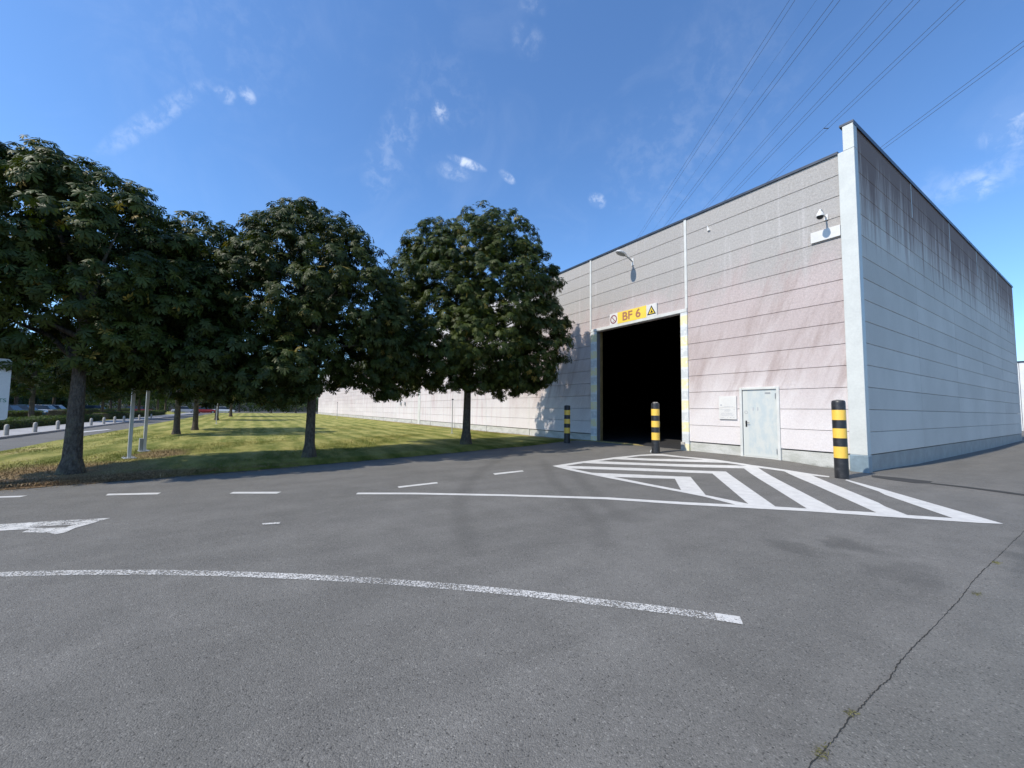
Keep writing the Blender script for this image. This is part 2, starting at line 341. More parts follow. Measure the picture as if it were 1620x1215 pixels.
# ------------------------------------------------------------------ the ground
def sheet(name, xs, ys, mat, lift=0):
    V = np.array([(x, y, gz(x, y)+lift) for y in ys for x in xs]); nx = len(xs)
    i, j = np.meshgrid(np.arange(nx-1), np.arange(len(ys)-1)); a = (j*nx+i).ravel()
    T = np.stack([a, a+1, a+nx+1, a+nx], 1); o = np_mesh(name, V, T, mat); o['kind'] = 'structure'; return o
xs = [-400, -200, -120, -80, -40, -25, -18] + list(np.arange(-14, 6.01, .4)) + [8, 12, 20, 40, 80]
ys = [-120, -60, -30, -20, -12, -8, -6] + list(np.arange(-5, 1.01, .25)) + [2, 3, 4, 5, 8, 12, 16, 18, 20, 22, 24, 28, 40, 80, 120]
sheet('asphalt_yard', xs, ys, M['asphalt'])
g = MB().box(-3000, 3000, -3000, 3000, -1.0, -.35).build('ground', M['soil']); g['kind'] = 'structure'

def flat(name, outer, holes, mat, lift, sub=None):
    loops = [[ground(*q, lift) for q in outer]] + [[ground(*q, lift) for q in h] for h in holes]
    tris = tessellate_polygon([[Vector((v.x, v.y, 0)) for v in l] for l in loops]); vs = [v for l in loops for v in l]
    bm = bmesh.new(); bv = [bm.verts.new(v) for v in vs]
    for t in tris:
        try: bm.faces.new([bv[i] for i in t])
        except ValueError: pass
    bmesh.ops.recalc_face_normals(bm, faces=bm.faces)
    for f in bm.faces:
        if f.normal.z < 0: f.normal_flip()
    for _ in range(3):      # follow the gentle swell of the ground
        bmesh.ops.subdivide_edges(bm, edges=[e for e in bm.edges if e.calc_length() > .8], cuts=1, use_grid_fill=False)
        bmesh.ops.triangulate(bm, faces=[f for f in bm.faces if len(f.verts) > 3])
    for v in bm.verts: v.co.z = gz(v.co.x, v.co.y)+lift
    me = bpy.data.meshes.new(name); bm.to_mesh(me); bm.free(); o = link(name, me, mat); o['kind'] = 'structure'; return o
outer = [(873.8, 737), (914.3, 730.9), (971.1, 723.5), (1011.9, 719.5), (1030.4, 718.3), (1048.5, 718.3), (1079.4, 722), (1128.8, 726.5), (1178, 733.6), (1190, 735.6), (1244.3, 743.3),
 (1283.8, 749.6), (1312.2, 753.4), (1311.6, 754.9), (1285.1, 752.3), (1390, 795.3), (1400, 801.1), (1435.8, 814.7), (1507.4, 819.6), (1400, 782.6), (1390, 777.4), (1336.9, 759.6), (1339.4, 758.6),
 (1390, 772), (1400, 774.8), (1480.2, 798), (1587.7, 828.6), (1548, 827), (1400, 817.2), (1319.6, 811.6), (1278.9, 808.8), (1190, 804.1), (1178, 803.3), (1079.4, 798.0), (1030, 794.6), (958.8, 789.8),
 (860, 786.6), (800, 784.8), (656.8, 782), (563, 781.9), (566, 779.3), (656.8, 779.4), (800, 782.1), (860, 783.8), (958.8, 786.6), (1030, 791.1), (1079.4, 794.1), (1163.3, 798.3), (1114, 785.6), (1078.1, 778.5),
 (1030, 769.4), (968.6, 757.4), (903.2, 744.4)]
H = [[(990.9, 724.1), (1011.9, 721.2), (1032.8, 720.6), (1048.5, 721.0), (1079.4, 723.7), (1114, 727.2), (1079.4, 726.4), (1030, 725.6), (1020.5, 725.3)],
 [(946.4, 729.5), (971.1, 726.4), (1020.5, 728.4), (1030, 728.8), (1089.3, 730.6), (1148.5, 732.1), (1181.9, 736.8), (1104, 734.9), (1030, 732.8), (1020.5, 732.5)],
 [(895.2, 736.8), (923, 732.5), (958.8, 734), (1020.5, 736.0), (1030, 736.3), (1104, 739.2), (1176.9, 741), (1230, 775.3), (1276.4, 804.4), (1227, 801.3), (1148.5, 745.9), (1091.7, 744.0), (1030, 741.2), (1020.5, 740.8)],
 [(903.2, 741.2), (958.8, 742.8), (1030, 745.5), (1060, 746.6), (1126.9, 749.1), (1183.7, 796.9), (1116.4, 783.1), (1092.3, 754.3), (1030, 751.8), (1020.5, 751.2), (936.5, 747.9)],
 [(971.1, 754.4), (1030, 756.5), (1057.5, 757.2), (1067.7, 757.4), (1077.5, 775.2), (1030, 766.1)],
 [(1199.3, 739.7), (1240.6, 745.6), (1288.8, 766.9), (1386.3, 810.7), (1324.6, 807.2)]]
flat('hatched_road_marking', outer, H, M['mark'], .005)
for q in ([(-60, 787.5), (0, 785.3), (43.8, 783.8), (30.9, 786.5), (0, 787.2), (-60, 789.5)], [(171, 781.1), (255, 779.2), (249, 782), (167, 783.7)], [(369, 778.2), (445, 777.9), (438, 780.9), (363, 780.8)],
          [(629, 769.6), (691, 762.6), (693, 764.6), (631, 771.8)], [(780, 748.9), (826, 744.1), (829, 745.7), (783, 751.1)], [(120, 683.6), (170, 679.0), (176, 679.4), (128, 684.4)]):
    flat('lane_marking', q, [], M['mark'], .005)
flat('arrow_marking', [(-60, 832.5), (0, 829.3), (104.9, 823), (174.7, 819.3), (151.9, 826), (118.5, 835.3), (103.7, 842.1), (86.4, 845.6), (79, 842.6), (34.6, 842), (48, 837), (0, 839.5), (-60, 843.5)],
     [[(46, 834.4), (70, 832.2), (118, 829.8), (104, 834.2), (70, 835.4)]], M['arrowp'], .005)
flat('faded_line_marking', [(153, 828.2), (215, 827.3), (330, 826.6), (441, 825.6), (443, 826.8), (430, 829.6), (330, 830), (215, 831), (153, 831.5)], [], M['faint'], .005)
flat('lane_marking', [(414, 827.9), (444, 825.6), (442, 828.6), (416, 829.8)], [], M['arrowp'], .009)

def ribbon(name, pts, w, mat, lift, jag=0, seg=1):
    P = [ground(*q) for q in pts]; out = []
    for i in range(len(P)-1):
        for k in range(seg): out.append(P[i].lerp(P[i+1], k/seg))
    out.append(P[-1]); vs = []; fs = []
    for i, p in enumerate(out):
        d = (out[min(i+1, len(out)-1)]-out[max(i-1, 0)]); d.z = 0; d.normalize(); n = Vector((-d.y, d.x, 0))
        o = n*random.uniform(-jag, jag); ww = w*(1 if not jag else random.uniform(.35, 1.3))
        for s in (-1, 1):
            q = p+o+n*s*ww/2; q.z = gz(q.x, q.y)+lift; vs.append(q)
    for i in range(len(out)-1): fs.append((2*i, 2*i+1, 2*i+3, 2*i+2))
    m = MB().add(vs, fs); o = m.build(name, mat); o['kind'] = 'structure'; return o
def smooth(pts, k=6):
    out = []
    for i in range(len(pts)-1):
        p0, p1, p2, p3 = [pts[min(max(j, 0), len(pts)-1)] for j in (i-1, i, i+1, i+2)]
        for s in range(k):
            t = s/k; out.append(tuple(.5*((2*b)+(-a+c)*t+(2*a-5*b+4*c-d)*t*t+(-a+3*b-3*c+d)*t**3) for a, b, c, d in zip(p0, p1, p2, p3)))
    return out+[pts[-1]]
ribbon('curved_line_marking', smooth([(-90, 915.5), (0, 909.5), (120, 906.7), (237, 906.2), (360, 908.5), (480, 913.2), (600, 920), (700, 927.5), (820, 938.5), (930, 951.3), (1041, 964.3), (1132, 976.6)]), .115, M['linep'], .005)
ribbon('line_marking_end', [(1132.5, 976.7), (1162, 980.9), (1173, 982.6)], .12, M['endp'], .006, 0, 1)

# crack in the paving, and the darker repair strip by the corner
crack = [(1215, 1330), (1262, 1245), (1290, 1200), (1318, 1172), (1345, 1136), (1362, 1120), (1380, 1099), (1394, 1084), (1407, 1076), (1420, 1052), (1444, 1024), (1468, 1001), (1500, 968), (1520, 946), (1534, 926), (1556, 902), (1580, 880), (1600, 860), (1625, 836), (1680, 790)]
ribbon('asphalt_crack', crack, .0048, M['crack'], .004, .004, 13)
flat('repair_strip', [(1379, 751.7), (1416, 755), (1475.4, 761.4), (1469.5, 764.8), (1447.9, 764.4), (1410, 759.5), (1379, 754.6)], [], M['patch'], .004)
flat('tar_seam', [(1471, 763.6), (1520, 768.6), (1580, 776), (1640, 784), (1640, 786.5), (1580, 778.4), (1520, 770.4), (1471, 764.9)], [], M['patch'], .008)

# lawn
front = [(-7.0, -20.6), (-7.02, -17.83), (-7.10, -17.3), (-7.34, -15.4), (-7.71, -13.51), (-8.1, -11.9), (-8.42, -10.39), (-9.1, -7.7), (-9.95, -4.94), (-10.4, -2.7), (-10.75, -1.28), (-11.0, -.02)]
lawn_poly = front + [(-112, -.02), (-112, -19.7)]
def edge_fn(y):     # x of the paved edge of the lawn
    for (xa, ya), (xb, yb) in zip(front, front[1:]):
        if ya <= y <= yb: return xa+(xb-xa)*(y-ya)/(yb-ya)
    return -7
bm = bmesh.new(); nrow = 90; ycs = [-20.2+20.18*i/nrow for i in range(nrow+1)]
xcs = [0, .12, .4, .9, 1.6, 2.6, 4, 6, 9, 13, 18, 26, 38, 60, 104]
grid = []
for y in ycs:
    row = []
    for k, dx in enumerate(xcs):
        x = edge_fn(y) + (.05*math.sin(y*7.3)+.04*math.sin(y*17.1+1) if k == 0 else 0) - dx
        z = gz(x, y)+.012 + .05*sstep(0, .5, dx) + .02*math.sin(x*.7+y*1.1)*sstep(0, 3, dx)
        row.append(bm.verts.new((x, y, z)))
    grid.append(row)
for a, b in zip(grid, grid[1:]):
    for k in range(len(xcs)-1): bm.faces.new((a[k], a[k+1], b[k+1], b[k])).smooth = True
bmesh.ops.recalc_face_normals(bm, faces=bm.faces)
for f in bm.faces:
    if f.normal.z < 0: f.normal_flip()
me = bpy.data.meshes.new('lawn'); bm.to_mesh(me); bm.free(); link('lawn', me, M['lawn'])['kind'] = 'structure'

# grass blades on it
def blades(n, xr, yr, hmin, hmax, w, pw=1.0):
    y = rng.uniform(*yr, n); ex = np.interp(y, [p[1] for p in front], [p[0] for p in front]); u = rng.uniform(0, 1, n)**pw
    x = ex - .03 - u*xr; z = .012+.05*np.clip((ex-x)/.5, 0, 1); z += np.array([gz(a, b) for a, b in zip(x, y)])
    a = rng.uniform(0, 2*np.pi, n); h = rng.uniform(hmin, hmax, n); l = rng.normal(0, .5, (2, n))*h
    b0 = np.stack([x-np.cos(a)*w, y-np.sin(a)*w, z-.01], 1); b1 = np.stack([x+np.cos(a)*w, y+np.sin(a)*w, z-.01], 1); tp = np.stack([x+l[0], y+l[1], z+h], 1)
    return np.stack([b0, b1, tp], 1).reshape(-1, 3)
V = np.concatenate([blades(90000, 9, (-20.1, -.1), .012, .034, .006, 1.3), blades(30000, 22, (-20.1, -.1), .015, .038, .012, 1), blades(26000, .5, (-20.1, -.1), .02, .07, .006, 1)])
o = np_mesh('grass', V, np.arange(len(V)).reshape(-1, 3), M['lawn']); tag(o, 'short mown yellowish green grass of the lawn between road and warehouse', 'grass', kind='stuff')

# ------------------------------------------------------------------ warehouse
BW = 5.094; NB = 20; RW = 5.223; NR = 5; Z0 = .45; PH = .6
ware = empty('warehouse', (0, 0, 0)); tag(ware, 'long pale concrete panel warehouse with grey and reddish weathered walls and an open loading door', 'warehouse')
def panel(mb, ax, a0, a1, z0, z1, face, sgn, b=.009, th=.12):
    """one concrete panel with chamfered edges; ax 'x' = front wall (face is y), ax 'y' = side wall (face is x)"""
    def P(a, d, z): return (a, face+d, z) if ax == 'x' else (face-d, a, z)
    g = .005; a0 += g; a1 -= g; z0 += g; z1 -= g
    vs = [P(a0, th, z0), P(a1, th, z0), P(a1, th, z1), P(a0, th, z1), P(a0, b, z0), P(a1, b, z0), P(a1, b, z1), P(a0, b, z1), P(a0+b, 0, z0+b), P(a1-b, 0, z0+b), P(a1-b, 0, z1-b), P(a0+b, 0, z1-b)]
    fs = [(8, 9, 10, 11)]
    for i in range(4):
        j = (i+1) % 4; fs += [(4+i, 4+j, 8+j, 8+i), (i, j, 4+j, 4+i)]
    mb.add(vs, fs)
DX0, DX1, DH = -9.78, -5.33, 5.28            # loading door opening
mb = MB()
for b in range(NB):
    xa, xb = -(b+1)*BW, -b*BW
    if b == 0: xb = -.30
    for r_ in range(14):
        z0 = Z0+PH*r_; z1 = z0+PH
        if b == 1 and r_ < 8: continue
        if b == 0 and r_ < 3:
            panel(mb, 'x', xa, -3.17, z0, z1, 0, 1); panel(mb, 'x', -2.03, xb, z0, z1, 0, 1)
        else: panel(mb, 'x', xa, xb, z0, z1, 0, 1)
mb.build('front_wall', M['front'], ware)
mb = MB()
for b in range(NR):
    for r_ in range(15): panel(mb, 'y', max(.21, b*RW), (b+1)*RW, Z0+PH*r_, Z0+PH*(r_+1), .05, 1)
mb.build('side_wall', M['side'], ware)
mb = MB()
for b in range(NB):
    xa, xb = -(b+1)*BW+.008, -b*BW-.008
    if b == 1: continue
    for u0, u1 in (((xa, -3.17), (-2.03, -.30)) if b == 0 else ((xa, xb),)): MB().box(u0, u1, .035, .2, -.4, Z0-.03).build('plinth', M['plinth'], ware)
for b in range(NR): MB().box(-.1, .03, max(.21, b*RW)+.008, (b+1)*RW-.008, -.4, Z0-.02).build('plinth', M['side_plinth'], ware)
mb = MB()     # structural shell behind the panels, also the hall inside
LX = -NB*BW; LY = NR*RW
for x0, x1, z0, z1 in ((LX, -10.17, -.4, 8.84), (-5.05, -3.15, -.4, 8.84), (-2.05, -.05, -.4, 8.84), (-3.15, -2.05, 2.3, 8.84), (-10.17, -5.05, DH+.02, 8.84)): mb.box(x0, x1, .121, .30, z0, z1)
mb.box(-3.15, -2.05, .22, .30, -.4, 2.3)
mb.box(-.18, -.071, .30, LY-.01, -.4, 9.44); mb.box(LX, -.18, LY-.25, LY-.01, -.4, 8.84); mb.box(LX, LX+.2, .30, LY-.25, -.4, 8.84)
mb.build('backing_wall', M['dark'], ware)
MB().box(LX+.01, -.19, .31, LY-.02, 8.50, 8.72).build('roof', M['coping'], ware)
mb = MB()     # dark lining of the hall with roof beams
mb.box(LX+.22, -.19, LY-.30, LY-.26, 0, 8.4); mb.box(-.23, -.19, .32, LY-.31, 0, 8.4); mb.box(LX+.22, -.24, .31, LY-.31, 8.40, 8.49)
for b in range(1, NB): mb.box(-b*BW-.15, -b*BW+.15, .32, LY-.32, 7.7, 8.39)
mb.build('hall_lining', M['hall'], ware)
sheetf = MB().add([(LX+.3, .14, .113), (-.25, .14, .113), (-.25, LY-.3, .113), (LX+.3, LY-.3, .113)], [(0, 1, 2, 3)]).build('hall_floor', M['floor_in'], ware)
MB().box(-8.4, -5.6, 5.9, 6.0, .113, .12).build('floor_line', M['white'], ware)
mb = MB(); mb.box(LX, -.305, -.03, .34, 8.857, 8.915); mb.box(LX, -.305, -.042, -.03, 8.84, 8.915)
mb.build('roof_coping', M['coping'], ware)
mb = MB(); mb.box(-.24, .07, -.07, LY+.03, 9.56, 9.62); mb.box(.07, .085, -.07, LY+.03, 9.50, 9.62)
mb.build('parapet_coping', M['coping'], ware)
MB().box(-.17, .045, .205, LY, Z0+PH*15+.003, 9.56).build('parapet_rim', M['side'], ware)
# corner column with its blue-grey steel shoe
mb = MB(); mb.bbox(-.30, .075, -.06, .20, Z0, 8.84, .012); mb.bbox(-.175, .075, -.058, .20, 8.845, 9.555, .012); mb.build('corner_column', M['column'], ware)
mb = MB(); mb.bbox(-.31, .09, -.075, .205, -.3, Z0+.0, .02)
for z in (.08, .33): mb.tube([(-.24, -.075, z), (-.24, -.085, z)], .012, 8)
mb.build('column_shoe', M['shoe'], ware)
# cover strips over the joints
for k in (1, 2): MB().bbox(-k*BW-.05, -k*BW+.05, -.035, .02, DH+.14, 8.83, .006).build('joint_cover', M['white'], ware)
for k in range(3, NB): MB().box(-k*BW-.018, -k*BW+.018, -.008, .02, -.1, 8.83).build('joint_cover', M['white'], ware)
MB().bbox(-33.75, -33.2, -.04, .03, -.2, 8.83, .006).build('pilaster', M['white'], ware)
for k in range(1, NR): MB().box(.045, .058, k*RW-.022, k*RW+.022, 8.30, 9.5).build('joint_sealant', M['column'], ware)
# loading door: posts, lintel, sliding leaf pushed aside
ld = MB().bbox(DX1, -5.05, -.06, .14, -.1, DH, .01).build('door_jamb', M['jamb'], ware)
MB().bbox(-10.15, DX0, -.06, .14, -.1, DH, .01).build('door_jamb', M['jamb'], ware)
MB().bbox(-10.15, -5.05, -.07, .14, DH+.003, DH+.13, .01).build('door_lintel', M['white'], ware)
mb = MB(); mb.bbox(DX0-.45, DX0+.06, .16, .31, .12, DH+.4, .01); mb.build('sliding_door', M['ochre'], ware)
MB().bbox(DX0+.0, DX0+.03, -.02, .158, .11, DH, .004).build('door_seal', M['dark'], ware)
MB().bbox(-5.36, -5.20, -.10, -.065, .0, .42, .01).build('post_guard', M['stone'], ware)

# personnel door
pd = empty('personnel_door', (-2.6, 0, .1)); pd.parent = ware
def kid(mbx, name, mat, par, at):
    o = mbx.build(name, mat, par); o.matrix_parent_inverse = Matrix.Translation(-Vector(at)); return o
A = (-2.6, 0, .1)
mb = MB(); mb.bbox(-3.20, -3.12, -.045, .12, .06, 2.35, .006); mb.bbox(-2.08, -2.00, -.045, .12, .06, 2.35, .006); mb.bbox(-3.118, -2.082, -.045, .12, 2.275, 2.35, .006); mb.bbox(-3.118, -2.082, -.03, .12, .06, .135, .006)
kid(mb, 'door_frame', M['white'], pd, A)
leaf = kid(MB().bbox(-3.11, -2.09, -.005, .05, .142, 2.262, .006), 'door_leaf', M['door'], pd, A)
def sub(mbx, name, mat, at=A): return kid(mbx, name, mat, leaf, (0, 0, 0))
sub(MB().bbox(-3.035, -2.985, -.014, -.005, 1.07, 1.27, .003).tube([(-3.01, -.014, 1.20), (-3.01, -.06, 1.20), (-2.985, -.065, 1.20), (-2.89, -.06, 1.20)], .010, 8), 'door_handle', M['black'])
for z in (.27, 1.98): sub(MB().tube([(-2.115, -.018, z), (-2.115, -.018, z+.16)], .012, 8), 'hinge', M['grey'])
sub(MB().bbox(-2.42, -2.26, -.012, -.005, 2.13, 2.18, .002), 'door_plate', M['grey'])
for u in (-2.80, -2.66): sub(MB().box(u, u+.027, -.008, -.0055, 1.60, 1.71), 'door_marking', M['tint'])
# round faded sticker
vs = []; fs = []
for k in range(24):
    a = 2*math.pi*k/24
    for r_ in (.040, .052): vs.append((-3.01+r_*math.cos(a), -.0075, 1.54+r_*math.sin(a)))
for k in range(24): fs.append((2*k, 2*k+1, (2*k+3) % 48, (2*k+2) % 48))
sub(MB().add(vs, fs), 'sticker', M['grey'])

# text helper
def text_mesh(s, size, off=0.0, ext=.002):
    cu = bpy.data.curves.new('t', 'FONT'); cu.body = s; cu.size = size; cu.extrude = ext; cu.offset = off; cu.align_x = 'CENTER'; cu.align_y = 'CENTER'
    o = bpy.data.objects.new('t', cu); COL.objects.link(o); dg = bpy.context.evaluated_depsgraph_get(); me = bpy.data.meshes.new_from_object(o.evaluated_get(dg))
    bpy.data.objects.remove(o); bpy.data.curves.remove(cu); return me
# door number sign above the lintel
sg = empty('door_number_sign', (-7.64, -.05, 5.65)); tag(sg, 'yellow and white sign reading BF 6 with two warning symbols above the loading door', 'sign')
def skid(mbx, name, mat, par=sg): return mbx.build(name, mat, par)
board = skid(MB().bbox(-1.27, 1.27, -.02, .045, -.245, .265, .006), 'sign_board', M['signw'])
skid(MB().box(-.80, .76, -.0235, -.02, -.243, .263), 'yellow_panel', M['yellow'])
me = text_mesh('BF 6', .50, .010, .002); me.transform(Matrix.Rotation(R(90), 4, 'X')); me.transform(Matrix.Scale(1.12, 4, (1, 0, 0))); o = link('lettering', me, M['brown'], sg); o.location = (-.03, -.027, .005)
def ring(cx, cz, r0_, r1_, y, n=32):
    vs = []; fs = []
    for k in range(n):
        a = 2*math.pi*k/n
        for r_ in (r0_, r1_): vs.append((cx+r_*math.cos(a), y, cz+r_*math.sin(a)))
    for k in range(n): fs.append((2*k, 2*k+1, (2*k+3) % (2*n), (2*k+2) % (2*n)))
    return vs, fs
mb = MB(); mb.add(*ring(-1.03, .0, .150, .195, -.0245))
c, s_ = math.cos(R(-48)), math.sin(R(-48))
mb.add([(-1.03+c*.155*a-s_*.018*b, -.0250, s_*.155*a+c*.018*b) for a, b in ((-1, -1), (1, -1), (1, 1), (-1, 1))], [(0, 1, 2, 3)])
mb.add(*ring(-1.05, -.10, 0.002, .022, -.0248, 10))
skid(mb, 'prohibition_symbol', M['red'])
mb = MB(); T0 = [(.80, -.17), (1.23, -.17), (1.015, .21)]; T1 = [(.87, -.130), (1.16, -.130), (1.015, .125)]
mb.add([(x, -.0245, z) for x, z in T0+T1], [(0, 1, 4, 3), (1, 2, 5, 4), (2, 0, 3, 5)])
skid(mb, 'warning_triangle', M['black'])
tri = skid(MB().add([(x, -.0240, z) for x, z in T1], [(0, 1, 2)]), 'triangle_field', M['yellow'])
skid(MB().add([(.94, -.0250, -.10), (1.10, -.0250, -.10), (1.09, -.0250, -.06), (1.05, -.0250, -.05), (1.03, -.0250, .03), (1.0, -.0250, .0), (.985, -.0250, -.05)], [(0, 1, 2, 3, 4, 5, 6)]).add([(1.03, -.0252, .02), (1.08, -.0252, .045), (1.07, -.0252, .06), (1.02, -.0252, .04)], [(0, 1, 2, 3)]), 'warning_figure', M['black'])

# notice plate beside the personnel door
nt = empty('notice_plate', (-3.60, -.035, 1.30)); tag(nt, 'white notice plate with small faded print on the wall left of the personnel door', 'sign')
MB().bbox(-.30, .30, -.01, .02, .39, .78, .004).build('upper_plate', M['signw'], nt); MB().bbox(-.30, .30, -.01, .02, 0, .386, .004).build('lower_plate', M['signw'], nt)
mb = MB()
for z, segs in ((.335, [(-.27, .10), (.18, .26)]), (.30, [(-.1, .12)]), (.27, [(-.12, .08)]), (.21, [(-.2, -.05), (0, .2)]), (.185, [(-.22, -.1), (-.06, .16)]), (.15, [(-.24, .22)]), (.12, [(-.2, .05), (.1, .18)]), (.06, [(-.24, -.12), (-.02, .02), (.08, .12), (.18, .24)]), (.43, [(-.12, .2)])):
    for a, b in segs:
        x = a
        while x < b-.01: w = random.uniform(.012, .04); mb.box(x, min(x+w, b), -.0125, -.0102, z-.006, z+.006); x += w+.012
mb.box(-.25, -.19, -.0125, -.0102, .46, .50)
mb.build('print', M['tint'], nt)
pl = empty('name_board', (-.65, -.035, 6.49)); tag(pl, 'blank white board with faint worn lettering high beside the corner column', 'sign')
MB().bbox(-.37, .34, -.02, .03, 0, .31, .005).build('board', M['signw'], pl)
mb = MB(); mb.add(*ring(-.27, .15, .035, .043, -.0225, 14)); x = -.2
while x < .26: w = random.uniform(.01, .03); mb.box(x, x+w, -.0225, -.0205, .15, .155); x += w+.018
mb.build('print', M['cladding'], pl)

# wall lamp over the door
lp = empty('wall_lamp', (-7.62, 0, 8.02)); tag(lp, 'grey street style lamp on a bracket high above the loading door', 'lamp')
MB().bbox(-.06, .06, -.03, 0, -.20, .12, .006).build('wall_bracket', M['signw'], lp)
MB().tube([(0, -.03, -.02), (0, -.12, .02), (0, -.28, .09), (0, -.42, .13)], .028, 10).build('arm', M['grey'], lp)
def loft(secs, n=14):
    vs = []; fs = []
    for (y, w, h, z) in secs:
        for k in range(n): a = 2*math.pi*k/n; vs.append((w*math.cos(a), y, z+h*math.sin(a)*(1 if math.sin(a) > 0 else .55)))
    for i in range(len(secs)-1):
        for k in range(n): k2 = (k+1) % n; fs.append((i*n+k, i*n+k2, (i+1)*n+k2, (i+1)*n+k))
    fs.append(tuple(range(n))); fs.append(tuple((len(secs)-1)*n+k for k in range(n))[::-1])
    return vs, fs
MB().add(*loft([(-.36, .045, .04, .12), (-.44, .07, .06, .135), (-.56, .13, .09, .16), (-.72, .155, .10, .185), (-.88, .145, .09, .20), (-.98, .09, .06, .205), (-1.01, .03, .02, .205)]), sm=True).build('lamp_head', M['signw'], lp)
MB().add(*loft([(-.54, .06, .02, .115), (-.66, .125, .03, .13), (-.85, .12, .03, .145), (-.94, .05, .02, .16)]), sm=True).build('lamp_lens', M['lampglass'], lp)

# dome camera
dc = empty('security_camera', (-.64, 0, 7.16)); tag(dc, 'white dome security camera on an arm above the blank board near the corner', 'camera')
MB().bbox(-.05, .05, -.03, 0, -.10, .06, .006).build('wall_plate', M['signw'], dc)
MB().tube([(0, -.03, -.02), (0, -.14, .0), (0, -.25, .07), (0, -.33, .12), (0, -.40, .10), (0, -.42, .04)], .022, 10).build('arm', M['signw'], dc)
MB().tube([(0, -.42, .06), (0, -.42, .03), (0, -.42, -.03), (0, -.42, -.09), (0, -.42, -.10)], [.03, .05, .085, .10, .10], 18).build('housing', M['signw'], dc)
MB().tube([(0, -.42, -.101), (0, -.42, -.14), (0, -.42, -.17), (0, -.42, -.185)], [.085, .078, .05, .015], 18).build('dome', M['black'], dc)
# broken hook on the wall
MB().add([(-4.20, -.05, 8.07), (-4.10, -.05, 8.07), (-4.19, -.05, 8.26), (-4.20, .0, 8.07), (-4.10, .0, 8.07), (-4.19, .0, 8.26)], [(0, 1, 2), (0, 3, 4, 1), (1, 4, 5, 2), (2, 5, 3, 0)]).build('wall_bracket', M['signw'], ware)
for x, z in ((-39.0, 1.9), (-37.6, 1.9)): MB().bbox(x-.12, x+.12, -.12, 0, z, z+.3, .01).build('wall_vent', M['grey'], ware)

# ------------------------------------------------------------------ bollards
def bollard(loc, h, lab, tilt=0):
    e = empty('bollard', loc); tag(e, lab, 'bollard', 'black and yellow bollards in front of the warehouse'); e.rotation_euler = (0, tilt, 0)
    k = h/1.85; r_ = .138
    o = MB().tube([(0, 0, -.15), (0, 0, 1.80), (0, 0, 1.84), (0, 0, 1.85)], [r_, r_, r_-.012, r_-.03], 28).build('post', M['boll'], e); o.scale = (1, 1, k)
    vs = []; fs = []; n = 20
    for k_ in range(n):
        a = 2*math.pi*k_/n; vs.append(((r_-.035)*math.cos(a), (r_-.035)*math.sin(a), h+.003)); vs.append((.05*math.cos(a), .05*math.sin(a), h+.02+.008*math.sin(3*a)))
    for k_ in range(n): fs.append((2*k_, (2*k_+2) % (2*n), (2*k_+3) % (2*n), 2*k_+1))
    fs.append(tuple(2*k_+1 for k_ in range(n))); MB().add(vs, fs).build('concrete_fill', M['stone'], e)
    return e
p = ground(1332, 756.5); bollard(p, 1.85, 'tallest looking black and yellow bollard beside the white corner column', R(-.4))
p = ground(1037.5, 716.5); b2 = bollard(p, 1.76, 'black and yellow bollard with chipped foot standing before the dark loading door')
MB().tube([(-.17, -.05, 0), (-.16, -.06, .03), (-.14, -.06, .10)], [.02, .035, .01], 6).build('chipped_coating', M['signw'], b2)
p = ground(897, 700.5); bollard(p, 1.68, 'shaded black and yellow bollard at the end of the lawn left of the loading door', R(.2))

# ------------------------------------------------------------------ trees
def leaves(C, Nrm, size, n_leaflets=7, simple=False):
    """palmate leaves: C centres, Nrm upward-outward axis, size; returns verts, tris"""
    n = len(C); Nrm = Nrm/np.linalg.norm(Nrm, axis=1, keepdims=True)
    down = np.array([0, 0, -1.0])+rng.normal(0, .45, (n, 3))
    ax = down-(down*Nrm).sum(1, keepdims=True)*Nrm; ax /= np.linalg.norm(ax, axis=1, keepdims=True)+1e-9; bx = np.cross(Nrm, ax)
    angs = np.radians(np.linspace(-118, 118, n_leaflets)); Vs = []; Ts = []; base = 0
    ln = np.interp(np.abs(np.degrees(angs)), [0, 60, 118], [1, .9, .55])
    for a, L in zip(angs, ln):
        a2 = a+rng.normal(0, .08, n); L2 = (L*size*rng.uniform(.85, 1.1, n))[:, None]
        d = ax*np.cos(a2)[:, None]+bx*np.sin(a2)[:, None]; s = np.cross(Nrm, d)
        droop = rng.uniform(.12, .42, n)[:, None]; fold = rng.uniform(.02, .10, n)[:, None]
        m = C+d*L2*.64-Nrm*L2*droop*.28; l = m+s*L2*.155-Nrm*L2*fold; r_ = m-s*L2*.155-Nrm*L2*fold; tp = C+d*L2*.96-Nrm*L2*droop
        if simple:
            Vs.append(np.stack([C, l, tp, r_], 1)); Ts.append(np.array([[0, 1, 2], [0, 2, 3]])+0)
        else:
            Vs.append(np.stack([C, l, m, r_, tp], 1)); Ts.append(np.array([[0, 1, 2], [0, 2, 3], [1, 4, 2], [2, 4, 3]]))
    k = Vs[0].shape[1]; V = np.concatenate(Vs, 1); T = np.concatenate([t_+i*k for i, t_ in enumerate(Ts)])
    tot = k*n_leaflets; T = (T[None]+(np.arange(n)*tot)[:, None, None]).reshape(-1, 3)
    return V.reshape(-1, 3), T, tot
